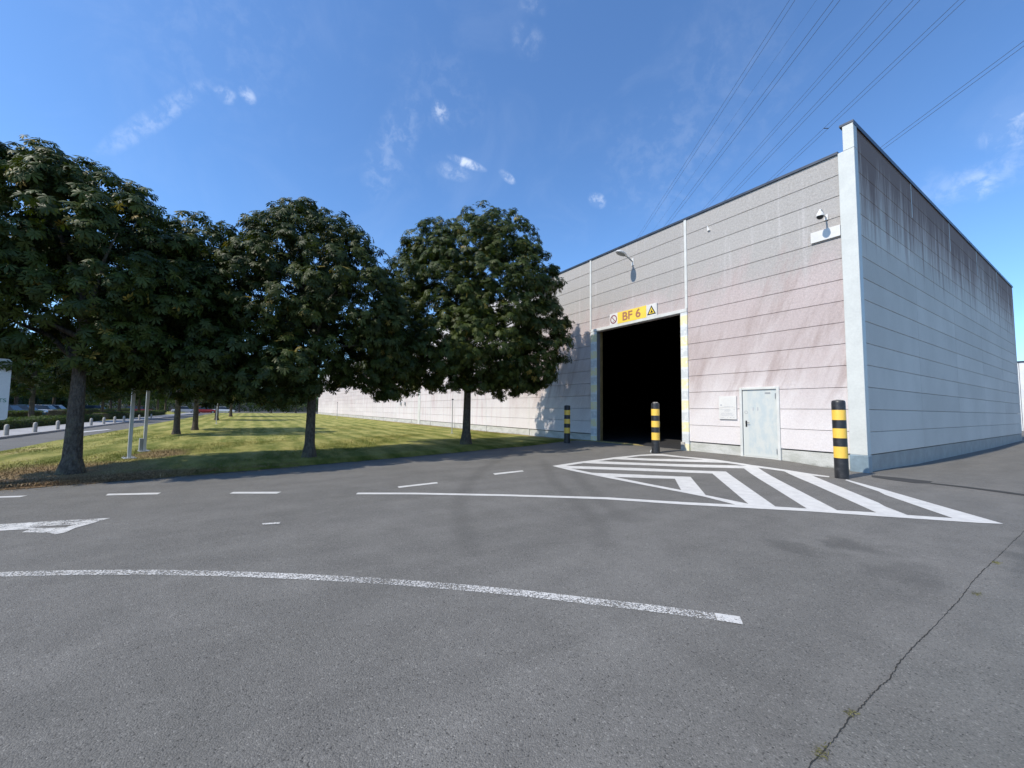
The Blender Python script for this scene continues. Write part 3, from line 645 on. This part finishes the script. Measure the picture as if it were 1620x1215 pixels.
def crown_clusters(lobes, dens, fill=.35, cut=None):
    pts = []; nr = []
    L = np.array(lobes, float)
    for i, (cx, cy, cz, rx, ry, rz) in enumerate(L):
        area = 4*np.pi*((rx*ry)**1.6/3+(rx*rz)**1.6/3+(ry*rz)**1.6/3)**(1/1.6); n = int(area*dens)
        d = rng.normal(0, 1, (n, 3)); d /= np.linalg.norm(d, axis=1, keepdims=True)
        f = 1-np.abs(rng.normal(0, .10, n)); inner = rng.random(n) < fill; f[inner] = rng.uniform(.45, .9, inner.sum()); deep = inner & (rng.random(n) < .4); f[deep] = rng.uniform(.1, .55, deep.sum())
        P = np.array([cx, cy, cz])+d*f[:, None]*np.array([rx, ry, rz]); N = d/np.array([rx, ry, rz])
        keep = np.ones(n, bool); keep_deep = deep
        for j, q in enumerate(L):
            if j != i: keep &= (((P-q[:3])/q[3:])**2).sum(1) > .55
        keep |= keep_deep & (rng.random(n) < .6)
        pts.append(P[keep]); nr.append(N[keep]/np.linalg.norm(N[keep], axis=1, keepdims=True))
    P = np.concatenate(pts); N = np.concatenate(nr)
    if cut is not None: k = P[:, 2] > cut+rng.normal(0, .12, len(P)); P = P[k]; N = N[k]
    return P, N
def crown_mesh(name, lobes, dens, per, size, mat, parent, cut=None, simple=False, fill=.55, extra=None, nl=7):
    P, N = crown_clusters(lobes, dens, fill, cut)
    if extra is not None: P = np.concatenate([P, extra]); N = np.concatenate([N, np.tile([0, -.3, .4], (len(extra), 1))])
    n = len(P); r_ = rng.uniform(.22, .40, n); out = []; nn = []
    for _ in range(per):
        d = rng.normal(0, 1, (n, 3))+N*.7+np.array([0, 0, .35]); d /= np.linalg.norm(d, axis=1, keepdims=True)
        out.append(P+d*(r_*rng.uniform(.5, 1.1, n))[:, None]*np.array([1, 1, .75])); nn.append(d+np.array([0, 0, .5])+N*.25+rng.normal(0, .38, (n, 3)))
    C = np.concatenate(out); Nn = np.concatenate(nn); cl = np.tile(rng.random(n), per)
    V, T, tot = leaves(C, Nn, size*rng.uniform(.75, 1.2, len(C)), nl, simple)
    tint = np.clip(rng.random(len(C))*.65+cl*.35, 0, 1); a = rng.random(len(C)); tint = np.where(a > .988, 1.0, tint*.97)
    return np_mesh(name, V, T, mat, parent, np.repeat(tint, tot)), P
def trunk_mesh(name, h, r0_, lobes, parent, nl=11, lean=(0, 0), flare=1.6, ends=None):
    mb = MB(); top = Vector((lean[0], lean[1], h)); pts = []; rad = []
    for k in range(12):
        t = k/11; wob = .04*math.sin(t*5+r0_*40)
        pts.append((top.x*t+wob*t, top.y*t+wob*t*.6, -.1+(h+.1)*t)); fl = 1+(flare-1)*math.exp(-t*h/.16); rad.append(r0_*(1-.62*t)*fl)
    mb.tube(pts, rad, 18)
    L = lobes; P = ends if ends is not None else None
    for k in range(nl):
        if P is not None and len(P): e = Vector(P[rng.integers(len(P))])
        else: q = L[k % len(L)]; e = Vector(q[:3])
        t = random.uniform(.5, .92) if k > 3 else .46+.05*k
        s = Vector((top.x*t, top.y*t, h*t)); e = s.lerp(e, .8)
        if e.z < s.z+.1: e.z = s.z+.3
        rr = r0_*(1-.62*t)*.62; m1 = s.lerp(e, .3)+Vector((0, 0, .12*(e-s).length)); m2 = s.lerp(e, .65)+Vector((random.uniform(-.15, .15), random.uniform(-.15, .15), .1*(e-s).length))
        mb.tube([s, m1, m2, e], [rr, rr*.75, rr*.45, rr*.15], 8)
    return mb.build(name, M['bark'], parent)

GREEN = 'horse chestnut trees on the lawn'
def hero(loc, h, r_, lobes, dens, per, size, label, cut, seed, lean=(0, 0), extra=None, flare=1.6):
    global rng
    rng = np.random.default_rng(seed); random.seed(seed)
    e = empty('chestnut_tree', loc); tag(e, label, 'tree', GREEN)
    c, P = crown_mesh('crown', lobes, dens, per, size, M['leaf'], e, cut, extra=extra)
    trunk_mesh('trunk', h, r_, lobes, e, 14, lean, flare, P[P[:, 2] > 2.4])
    return e
# lobes are relative to the trunk foot; v = direction away from the camera, s = to the right seen from the camera
def lob(loc, items):
    d = Vector((loc[0]-CAM.x, loc[1]-CAM.y, 0)).normalized(); s = Vector((d.y, -d.x, 0)); out = []
    for (a, b, z, ra, rz) in items: q = s*a+d*b; out.append((q.x, q.y, z, ra, ra, rz))
    return out
T1 = ground(112, 750, .05); T2 = ground(489, 723, .06); T3 = ground(737, 702.5, .06)
hero(T1, 4.6, .16, lob(T1, [(-.1, .9, 4.4, 2.5, 2.6), (-1.3, .8, 4.6, 2.1, 2.1), (1.0, .8, 3.8, 1.75, 1.8), (-.5, 1.4, 5.5, 1.9, 1.6), (.8, 1.1, 4.8, 1.4, 1.3), (-1.9, .7, 3.5, 1.4, 1.3), (1.65, 1.1, 3.4, 1.15, 1.2), (.95, .8, 5.4, .65, .7), (-.9, .6, 6.4, .9, .6)]), 7.0, 16, .175,
     'large leafy horse chestnut at the left end of the lawn with a thick flared trunk', 1.95, 21, flare=1.7)
hero(T2, 5.4, .145, lob(T2, [(0, .4, 4.7, 2.6, 2.7), (-2.3, .4, 4.2, 2.0, 2.1), (1.5, .3, 3.9, 1.55, 1.9), (-.3, .6, 6.35, 1.75, 1.5), (-3.1, .6, 5.5, 1.2, 1.4), (-2.9, .8, 4.6, 1.3, 1.3), (.7, .2, 5.9, 1.2, 1.2), (2.1, .2, 3.0, 1.0, 1.2), (-1.2, -.4, 2.6, 2.0, 1.0), (-2.6, .4, 2.7, 1.5, 1.1), (-1.2, .4, 6.7, .8, .6)]), 6.5, 16, .175,
     'middle one of the three front horse chestnuts, slim straight trunk, rounded crown', 1.55, 33)
hero(T3, 7.0, .18, lob(T3, [(.2, -.2, 5.9, 3.4, 3.4), (-2.2, 0, 4.3, 2.2, 2.1), (2.2, -.2, 4.4, 2.2, 2.1), (.9, -.2, 8.3, 2.1, 1.8), (-1.2, .1, 8.1, 1.6, 1.5), (-2.1, .2, 6.5, 1.7, 1.6), (2.2, -.4, 7.0, 1.7, 1.6), (-.2, -1.8, 3.7, 2.4, 1.5), (-3.2, .3, 3.2, 1.4, 1.2), (1.5, .5, 3.2, 2.2, 1.1), (2.9, -.3, 5.2, 1.4, 1.0), (2.4, -.2, 3.3, 1.4, 1.0)]), 5.5, 16, .18,
     'free standing horse chestnut nearest the loading door, casting its shadow on the wall', 1.85, 45, lean=(.15, 0))

# farther trees share two crowns
rng = np.random.default_rng(5); random.seed(5)
def bg_tree(kind):
    e = empty('broadleaf_tree', (0, 0, 0))
    lobes = [[(0, 0, 5.2, 3.2, 3.2, 2.9), (1.6, .6, 4.2, 2.0, 2.0, 1.7), (-1.7, -.6, 4.4, 2.0, 2.0, 1.8), (.2, .3, 7.3, 2.0, 2.0, 1.6)], [(0, 0, 5.6, 3.0, 3.0, 3.2), (-1.3, 1.2, 4.1, 2.2, 2.2, 1.6), (1.5, -1.0, 4.6, 2.1, 2.1, 1.9), (-.5, -.2, 7.8, 1.9, 1.9, 1.7)]][kind]
    c, P = crown_mesh('crown', lobes, 2.6, 10, .26, M['leaf2'], e, 1.7, True, .4, nl=6)
    trunk_mesh('trunk', 5.5, .19, lobes, e, 8, ends=P[P[:, 2] > 2.6]); return e
protos = [bg_tree(0), bg_tree(1)]
spots = [ # x, y, scale, label, group
 (-23.3, -16.8, .80, 'nearest of the shaded trees behind the two grey sign posts, dark trunk', 0), (-27.4, -16.4, .82, 'second shaded tree in the row behind the grey sign posts', 0),
 (-50, -16.6, .95, 'third tree of the row along the lawn, small with distance', 0), (-70, -16.0, 1.05, 'last tree of the row at the far end of the lawn', 0),
 (-46.5, -29.0, 1.0, 'tree with pale trunk in the hedge strip behind the concrete posts, furthest left', 1), (-58, -29.8, 1.0, 'second tree from the left in the strip beyond the road', 1), (-55, -26.6, .8, 'smaller tree close to the road just right of the thick front trunk', 1), (-66, -27.5, .95, 'tree in the hedge strip seen right of the thick front trunk', 1),
 (-74, -27.0, .95, 'farther tree in the hedge strip between the front trunk and sign posts', 1), (-88, -27.0, 1.0, 'tree at the far bend of the road beyond the sign posts', 1), (-84, -42, 1.25, 'broad dark tree behind the parked cars at the left edge', 2), (-92, -43, 1.3, 'dark tree behind the blue and white parked cars', 2),
 (-101, -43, 1.3, 'dark tree behind the car park, third from the left', 2), (-110, -42, 1.3, 'dark tree behind the car park, fourth from the left', 2), (-122, -40, 1.3, 'far dark tree behind the end of the car park', 2), (-75, -40, 1.1, 'large shaded tree filling the left edge behind the sign', 2),
 (-118, -30, 1.2, 'distant tree beyond the bend of the road', 2), (-122, -3, 1.1, 'distant dark tree beyond the far end of the lawn', 2), (-116, -9, .9, 'distant smaller tree beyond the lawn end, left of the warehouse end', 2), (-128, -16, 1.1, 'distant tree in the gap above the far lawn', 2)]
GR = ['shaded row of trees behind the front chestnuts', 'trees in the hedge strip beyond the road', 'dark trees behind the car park']
for i, (x, y, s, lab, gi) in enumerate(spots):
    o = protos[i] if i < 2 else copy_tree(protos[i % 2])
    o.location = (x, y, .0); o.scale = (s, s, s*random.uniform(.92, 1.1)); o.rotation_euler.z = random.uniform(0, 6.28)
    tag(o, lab, 'tree', GR[gi])

# the far-off wood behind everything on the left
n = 26000; u = rng.random(n); px_ = np.where(u < .7, rng.uniform(-150, -20, n), rng.uniform(-172, -132, n)); py_ = np.where(u < .7, -52-rng.random(n)*5, rng.uniform(-58, 30, n))
top = 7.5+1.8*np.sin(px_*.21+py_*.3)+1.2*np.sin(px_*.57+1)+np.sin(py_*.4); P = np.stack([px_, py_, top*np.sqrt(rng.random(n))], 1)
V, T, tot = leaves(P, np.array([.5, .6, .6])+rng.normal(0, .5, (n, 3)), rng.uniform(.7, 1.3, n), 5, True)
tag(np_mesh('woodland', V, T, M['leaf2'], tint=np.repeat(rng.random(n), tot)), 'dark distant wood closing the view behind the car park and the far road', 'woodland', kind='stuff')

# dry leaf litter under the first tree
rng = np.random.default_rng(9)
n = 3800; u = rng.random(n); y = rng.uniform(-20, -12.5, n); ex = np.interp(y, [p_[1] for p_ in front], [p_[0] for p_ in front])
x = np.where(u < .6, ex+.15-np.abs(rng.normal(0, .55, n)), rng.normal(-9.3, 1.6, n)); x = np.minimum(x, ex+.3); C = np.stack([x, y, .075+rng.random(n)*.01], 1); C[x > ex-.02, 2] = .012
Nn = np.stack([rng.normal(0, .35, n), rng.normal(0, .35, n), np.ones(n)], 1)
V, T, tot = leaves(C, Nn, rng.uniform(.02, .06, n), 3, True)
tag(np_mesh('leaf_litter', V, T, M['litter'], tint=np.repeat(rng.random(n), tot)), 'brown dry leaves scattered on the bare edge of the lawn under the first chestnut', 'leaf litter', kind='stuff')

# ------------------------------------------------------------------ posts and sign at the left
for (px, py, lab, dk) in ((204, 725, 'left one of two square galvanised posts without a sign, on a flat base plate', 0), (228, 714, 'right one of two square galvanised posts, with a dark box at its foot', 1)):
    L = ground(px, py, .05); e = empty('sign_post', L, R(20)); tag(e, lab, 'post', 'empty sign posts on the lawn')
    h = 2.25; MB().bbox(-.04, .04, -.04, .04, .02, h, .006).build('shaft', M['galv'], e)
    MB().bbox(-.20, .20, -.13, .13, 0, .022, .004).build('base_plate', M['galv'], e)
    for a in (-.15, .15):
        for b in (-.09, .09): MB().tube([(a, b, .02), (a, b, .055)], .012, 8).build('bolt', M['grey'], e)
    MB().bbox(-.046, .046, -.046, .046, h-.28, h-.10, .004).build('clamp', M['black'], e)
    if dk: MB().bbox(-.09, .03, -.13, -.045, .02, .42, .01).build('cable_box', M['grey'], e)
d = (fw + rt*((15-810)/F) - up*((618-607.5)/F)); P = CAM + d*(8.0/d.dot(fw)); ang = math.atan2(-(P.x-CAM.x), (P.y-CAM.y))
sn = empty('hanging_sign', (P.x, P.y, 0), ang+R(8)); tag(sn, 'white sign board with rounded corners and green letters cut off at the left edge', 'sign')
def rrect(x0, x1, z0, z1, r_, y0, y1):
    c = []
    for cx, cz, a0 in ((x1-r_, z1-r_, 0), (x0+r_, z1-r_, 90), (x0+r_, z0+r_, 180), (x1-r_, z0+r_, 270)):
        for k in range(6): a = R(a0+18*k); c.append((cx+r_*math.cos(a), cz+r_*math.sin(a)))
    n_ = len(c); vs = [(a, y0, b) for a, b in c]+[(a, y1, b) for a, b in c]
    return vs, [tuple(range(n_)), tuple(range(n_, 2*n_))[::-1]]+[(i, n_+i, n_+(i+1) % n_, (i+1) % n_) for i in range(n_)]
MB().add(*rrect(-2.1, 0, 1.22, 2.42, .06, -.02, .02)).build('sign_board', M['signw'], sn)
me = text_mesh('TS', .105, 0); me.transform(Matrix.Rotation(R(90), 4, 'X')); o = link('lettering', me, M['green'], sn); o.location = (-.085, -.0245, 1.60)
for x in (-1.9, -.7): MB().tube([(x, .05, 0), (x, .05, 2.4)], .03, 10).build('leg', M['galv'], sn)

# thin marker posts on the lawn and lamp post beyond
for (px, py, h, lab) in ((715, 686, 2.05, 'thin marker post on the lawn against the white wall, left of the third trunk'), (533, 662, 2.2, 'thin distant marker post against the far white wall, right of the middle trunk'), (342, 671, 2.3, 'thin post on the far side of the lawn left of the row of trunks')):
    L = ground(px, py, .05); e = empty('marker_post', L); tag(e, lab, 'post', 'thin marker posts on the lawn')
    MB().tube([(0, 0, 0), (0, 0, h)], .028, 8).build('shaft', M['galv'], e); MB().bbox(-.045, .045, -.045, .045, h, h+.07, .01).build('cap', M['black'], e)
    MB().bbox(-.1, .1, -.1, .1, -.02, .03, .005).build('base_plate', M['galv'], e)
e = empty('lamp_post', (-52, -28.2, 0)); tag(e, 'slim pale lamp post beyond the road, left of the thick front trunk', 'lamp post')
MB().tube([(0, 0, 0), (0, 0, 3.4)], [.07, .05], 10).build('pole', M['signw'], e); MB().tube([(0, 0, 3.4), (0, 0, 3.5), (0, 0, 3.75), (0, 0, 3.82)], [.06, .14, .17, .05], 12).build('lantern', M['lampglass'], e)

# ------------------------------------------------------------------ beyond the road
g = MB().box(-140, 10, -25.0, -22.7, -.3, .10).build('footpath', M['path']); g['kind'] = 'structure'
g = MB().box(-140, 10, -33.5, -25.0, -.3, .07).build('verge', M['lawn']); g['kind'] = 'structure'
e0 = None; nm = ['nearest', 'second', 'third', 'fourth', 'fifth', 'sixth', 'seventh', 'eighth', 'ninth', 'tenth', 'eleventh', 'twelfth', 'thirteenth']
for k in range(13):
    x = -21.3-2.95*k
    if k == 0:
        e0 = tag_e = empty('concrete_post', (x, -22.95, .10)); MB().tube([(0, 0, 0), (0, 0, .40), (0, 0, .47), (0, 0, .50), (0, 0, .515)], [.085, .082, .07, .045, .01], 14).build('shaft', M['stone'], e0); o = e0
    else: o = copy_tree(e0); o.location.x = x
    tag(o, nm[k]+' round topped concrete post along the footpath beyond the road, counted from the left', 'bollard', 'low concrete posts along the footpath')
def hedge(x0, x1, y0, y1, h, lab, n):
    cx, cy = (x0+x1)/2, (y0+y1)/2
    P = np.stack([rng.uniform(x0, x1, n), rng.uniform(y0, y1, n), rng.uniform(.05, h, n)], 1); f = rng.integers(0, 3, n)
    P[f == 0, 2] = h+rng.normal(0, .04, (f == 0).sum()); P[f == 1, 1] = y1+rng.normal(0, .05, (f == 1).sum()); 
    N = np.where((f == 0)[:, None], [0, 0, 1.0], np.where((f == 1)[:, None], [0, 1.0, .4], [.3, 0, 1.0]))+rng.normal(0, .5, (n, 3))
    V, T, tot = leaves(P-np.array([cx, cy, 0]), N, rng.uniform(.08, .16, n), 4, True)
    e = empty('hedge', (cx, cy, .07)); tag(e, lab, 'hedge', 'low clipped hedges beyond the road')
    np_mesh('foliage', V, T, M['hedge'], e, np.repeat(rng.random(n), tot)); MB().bbox(x0-cx+.1, x1-cx-.1, y0-cy+.1, y1-cy-.1, 0, h-.08, .05).build('twigs', M['bark'], e)
hedge(-50, -20, -27.2, -25.4, .55, 'low green hedge right behind the concrete posts', 9000)
hedge(-86, -53, -27.0, -25.6, .7, 'farther low hedge along the footpath behind the distant posts', 7000)
hedge(-60, -24, -33.2, -32.2, .8, 'dark hedge in front of the parked cars', 8000)
hedge(-108, -64, -33.2, -31.8, .9, 'long dark hedge along the far part of the car park', 7000)

def car(loc, rz, col, lab, L=4.3, Hh=1.48):
    m = paint('car_paint', col, .25, .2, dirt=.04); e = empty('parked_car', loc, rz); tag(e, lab, 'car', 'cars in the car park beyond the road')
    h = L/2; W = .88
    def sec(x, zb, zt, w):  # rounded body section
        return [(x, -w, zb), (x, -w-.02, (zb+zt)/2), (x, -w+.07, zt), (x, w-.07, zt), (x, w+.02, (zb+zt)/2), (x, w, zb)]
    S = [(-h, .38, .68, .70), (-h+.12, .26, .88, .80), (-h+.7, .22, .93, W), (-.2, .20, .92, W), (h-1.2, .22, .90, W), (h-.35, .24, .80, .84), (h-.05, .32, .66, .76), (h, .40, .58, .70)]
    vs = [p_ for s in S for p_ in sec(*s)]; fs = []
    for i in range(len(S)-1):
        for k in range(6): fs.append((i*6+k, i*6+(k+1) % 6, (i+1)*6+(k+1) % 6, (i+1)*6+k))
    fs += [tuple(range(6))[::-1], tuple(len(S)*6-6+k for k in range(6))]
    MB().add(vs, fs, sm=False).build('body', m, e)
    C_ = [(-h+.35, .90, .74), (-h+.85, Hh-.06, .60), (-.25, Hh, .61), (.45, Hh-.08, .60), (h-1.25, .88, .74)]
    vs = []; fs = []
    for x, z, w in C_: vs += [(x, -w, z), (x, w, z)]
    b0 = len(vs)
    for x, z, w in C_: vs += [(x, -.78, .88), (x, .78, .88)]
    for i in range(4): fs += [(2*i, 2*i+2, b0+2*i+2, b0+2*i), (2*i+1, b0+2*i+1, b0+2*i+3, 2*i+3)]
    fs2 = [(2*i, 2*i+1, 2*i+3, 2*i+2) for i in range(4)]
    MB().add(vs, fs+[fs2[0], fs2[3]]).build('window', M['glass'], e)
    MB().bbox(-h+.82, .42, -.585, .585, Hh-.10, Hh+.012, .03).build('roof', m, e)
    for sx in (-1, 1):
        for sy in (-1, 1):
            x = sx*(h-.82); w = MB().tube([(x, sy*.66, .31), (x, sy*.90, .31)], .31, 20).build('wheel', M['rubber'], e)
            MB().tube([(x, sy*.895, .31), (x, sy*.912, .31)], .19, 14).build('rim', M['galv'], w)
    for sy in (-1, 1):
        MB().bbox(h-.20, h-.02, sy*.62-.14, sy*.62+.14, .56, .70, .03).build('headlight', M['signw'], e)
        MB().bbox(-h-.01, -h+.14, sy*.64-.1, sy*.64+.1, .66, .82, .02).build('tail_light', M['red'], e)
    MB().bbox(h-.06, h+.015, -.5, .5, .36, .50, .02).build('bumper', M['black'], e)
cars = [((-58.6, -35.4, 0), R(84), (.02, .025, .04), 'dark car parked facing the road at the far left edge, headlights bright'), ((-62.3, -35.6, 0), R(82), (.03, .035, .045), 'second dark car from the left edge behind the hedge'),
 ((-66.8, -35.8, 0), R(84), (.06, .12, .17), 'blue parked car behind the hedge left of the white car'), ((-71.8, -35.6, 0), R(84), (.72, .72, .72), 'white car parked beyond the lamp post'), ((-76.0, -35.8, 0), R(86), (.70, .70, .71), 'second white car parked next to the first'),
 ((-86, -34.0, 0), R(85), (.05, .06, .07), 'dark parked car right of the thick front trunk'), ((-97, -31.0, 0), R(85), (.22, .03, .02), 'red car parked far back near the bend of the road'), ((-104, -21.5, 0), R(88), (.35, .04, .03), 'small distant red car beyond the end of the lawn'),
 ((-109, -18.6, 0), R(85), (.75, .75, .75), 'small distant white car beyond the end of the lawn'), ((-104, -25, 0), R(92), (.45, .45, .47), 'distant silver car at the end of the road')]
for c_ in cars: car(*c_)

# distant buildings
e = empty('distant_building', (-165, -25, 0)); tag(e, 'long low pale building far beyond the lawn and the road', 'building')
MB().box(-4, 4, -45, 40, -.3, 4.0).build('wall', M['stone'], e)
MB().box(-4.2, 4.3, -45.3, 40.3, 4.003, 4.3).build('roof_edge', M['coping'], e)
e = empty('neighbouring_hall', (6, 48, 0)); tag(e, 'white clad hall seen past the far end of the shaded wall at the right edge', 'building')
mb = MB()
for k in range(60): mb.bbox(-16+k*.5, -15.5+k*.5-.03, -.05, .3, -.2, 6.6, .012)
mb.build('cladding', M['cladding'], e); MB().box(-16, 14, .3, 18, -.2, 6.55).build('wall', M['cladding'], e); MB().box(-16.1, 14.1, -.1, 18, 6.603, 6.75).build('roof_edge', M['coping'], e)
MB().box(-7.3, -3.5, -.12, -.053, -.1, 3.1).build('gate', M['grey'], e)

# weeds in the crack
rngw = random.Random(3)
for (px, py, lab, sz) in ((1298, 1192, 'dry yellowish weed tuft growing in the asphalt crack at the bottom edge', .036), (1347, 1130, 'small yellow green weed in the asphalt crack above the lowest tuft', .028), (1546, 940, 'flat weed tuft in the asphalt crack halfway up', .03), (1577, 891, 'farthest weed tuft in the asphalt crack, close to the right edge', .035)):
    L = ground(px, py, 0.0); vs = []; fs = []
    for k in range(46):
        a = rngw.uniform(0, 6.28); d = Vector((math.cos(a), math.sin(a), 0)); b = Vector((rngw.gauss(0, sz*.35), rngw.gauss(0, sz*.8), .003)); h = sz*.55*rngw.uniform(.3, 1.2); s = Vector((-d.y, d.x, 0))*.0016
        vs += [b-s, b+s, b+d*h*.6+Vector((0, 0, h*.35))+s*.6, b+d*h*1.3+Vector((0, 0, h*.15))]; n_ = len(vs); fs += [(n_-4, n_-3, n_-2), (n_-4, n_-2, n_-1)]
    e = empty('weed', L); tag(e, lab, 'weed', 'weeds in the crack'); o = MB().add(vs, fs).build('blades', M['weed'], e)
    a = o.data.attributes.new('tint', 'FLOAT', 'POINT'); a.data.foreach_set('value', [rngw.random() for _ in vs])
# ------------------------------------------------------------------ overhead power lines
gi = 0
for (H_, X0, two, lab) in ((30, 19.0, 1, 'leftmost pair of overhead power line wires'), (36, 24.9, 0, 'faint single wire between the two leftmost pairs of power lines'), (25, 18.5, 1, 'second pair of overhead wires from the left'), (30, 26.0, 1, 'third pair of overhead wires from the left'),
                          (25, 23.3, 1, 'fourth pair of overhead wires from the left, faint'), (25, 26.0, 1, 'pair of overhead wires passing just left of the roof corner'), (22, 29.2, 1, 'rightmost pair of overhead wires, passing behind the side parapet')):
    fh = Vector((math.cos(yaw), math.sin(yaw), 0)); rh = r0; dirw = (fh+rh*(25/F)).normalized()
    e = empty('power_line', (0, 0, 0)); tag(e, lab, 'power line', 'overhead power lines')
    for s in ((-.2, .2) if two else (0,)):
        pts = []
        for k in range(36):
            Yd = -160+k*14; q = CAM*1.0; q.z = CAM.z+H_+ .00012*(Yd-30)**2; q += rh*(X0+s) + dirw*Yd; pts.append(q)
        MB().tube(pts, .015 if two else .010, 5).build('wire', M['wire'], e)
    if X0 >= 26 and H_ <= 25:
        for Yd in (34, 60, 90):
            q = CAM.copy(); q.z = CAM.z+H_+.00012*(Yd-30)**2; q += rh*X0+dirw*Yd; c_ = rh*.22
            MB().tube([q-c_, q+c_], .035, 6).build('spacer', M['wire'], e)

# ------------------------------------------------------------------ sky and sun
AZ = R(88.2); EL = R(48.0)
W = bpy.data.worlds.new('World'); scene.world = W; W.use_nodes = True
t = NT('', W); sky = t.n('ShaderNodeTexSky', sky_type='NISHITA'); sky.sun_disc = False; sky.sun_elevation = EL; sky.sun_rotation = R(181.8)
sky.air_density = 1.0; sky.dust_density = .4; sky.ozone_density = 4.0; sky.altitude = 50
dirv = t.n('ShaderNodeTexCoord').outputs['Generated']
def sd(px, py): return (fw + rt*((px-810)/F) - up*((py-607.5)/F)).normalized()
nA = t.noise(dirv, 34, 6, .62, .3); nB = t.noise(dirv, 7, 6, .6, .8); wisp = t.rng(nA, .42, .68)
tot = None
for (x0, y0, x1, y1, wd, am) in ((150, 248, 330, 132, 8, .26), (345, 148, 368, 154, 7, .35), (385, 142, 398, 160, 6, .5), (712, 248, 765, 268, 5, .9), (695, 265, 740, 278, 9, .30), (793, 272, 812, 288, 5, .8), (936, 312, 952, 322, 8, .6), (692, 165, 700, 188, 9, .45), (660, 120, 740, 170, 40, .06), (590, 300, 650, 170, 22, .16),
                              (820, 55, 850, 75, 14, .15), (825, 5, 860, 15, 8, .12), (1120, 180, 1190, 100, 70, .05), (1570, 215, 1660, 190, 15, .45), (1500, 300, 1640, 255, 14, .22), (1535, 302, 1560, 292, 11, .28), (1580, 172, 1640, 166, 8, .35), (250, 60, 420, 20, 70, .05), (1420, 350, 1500, 300, 26, .12), (1000, 230, 1100, 330, 60, .07)):
    a = sd(x0, y0); b = sd(x1, y1); c = ((a+b)/2).normalized(); tv = (b-a); ln = tv.length/2+wd/F*.7; tv.normalize(); nv = c.cross(tv).normalized()
    u = t.math('DIVIDE', t.vmath('DOT_PRODUCT', t.vmath('SUBTRACT', dirv, tuple(c)), tuple(tv)), ln); v = t.math('DIVIDE', t.vmath('DOT_PRODUCT', dirv, tuple(nv)), wd/F*1.3)
    d = t.math('ADD', t.math('MULTIPLY', u, u), t.math('MULTIPLY', v, v)); m = t.math('MULTIPLY', t.rng(d, 0, 1.3, 1, 0), am*.50)
    m = t.math('MULTIPLY', m, t.math('GREATER_THAN', t.vmath('DOT_PRODUCT', dirv, tuple(c)), 0)); tot = m if tot is None else t.math('ADD', tot, m)
cl = t.math('MULTIPLY', tot, t.math('ADD', t.math('MULTIPLY', wisp, 1.15), .12), clamp=True)
haze = t.math('MULTIPLY', t.rng(nB, .45, .8), .03); cl = t.math('ADD', cl, haze, clamp=True)
skyc = t.mix(1, sky.outputs[0], (.76, .98, 1.17), 'MULTIPLY')
col = t.mix(cl, skyc, (6.2, 6.6, 7.2))
bg = t.n('ShaderNodeBackground'); t.L.new(col, bg.inputs[0]); bg.inputs[1].default_value = .14
wo = t.n('ShaderNodeOutputWorld'); t.L.new(bg.outputs[0], wo.inputs[0])
sl = bpy.data.lights.new('sun', 'SUN'); sl.energy = 3.5; sl.angle = R(.53); sl.color = (1, .93, .82)
so = bpy.data.objects.new('sun', sl); COL.objects.link(so)
sdv = Vector((math.cos(AZ)*math.cos(EL), math.sin(AZ)*math.cos(EL), -math.sin(EL))); so.rotation_euler = sdv.to_track_quat('-Z', 'Y').to_euler(); so.location = (0, -40, 60)

vs_ = scene.view_settings; vs_.view_transform = 'Standard'; vs_.look = 'None'; vs_.exposure = .5; vs_.gamma = 1; vs_.use_curve_mapping = False
scene.render.resolution_x = 1024; scene.render.resolution_y = 768
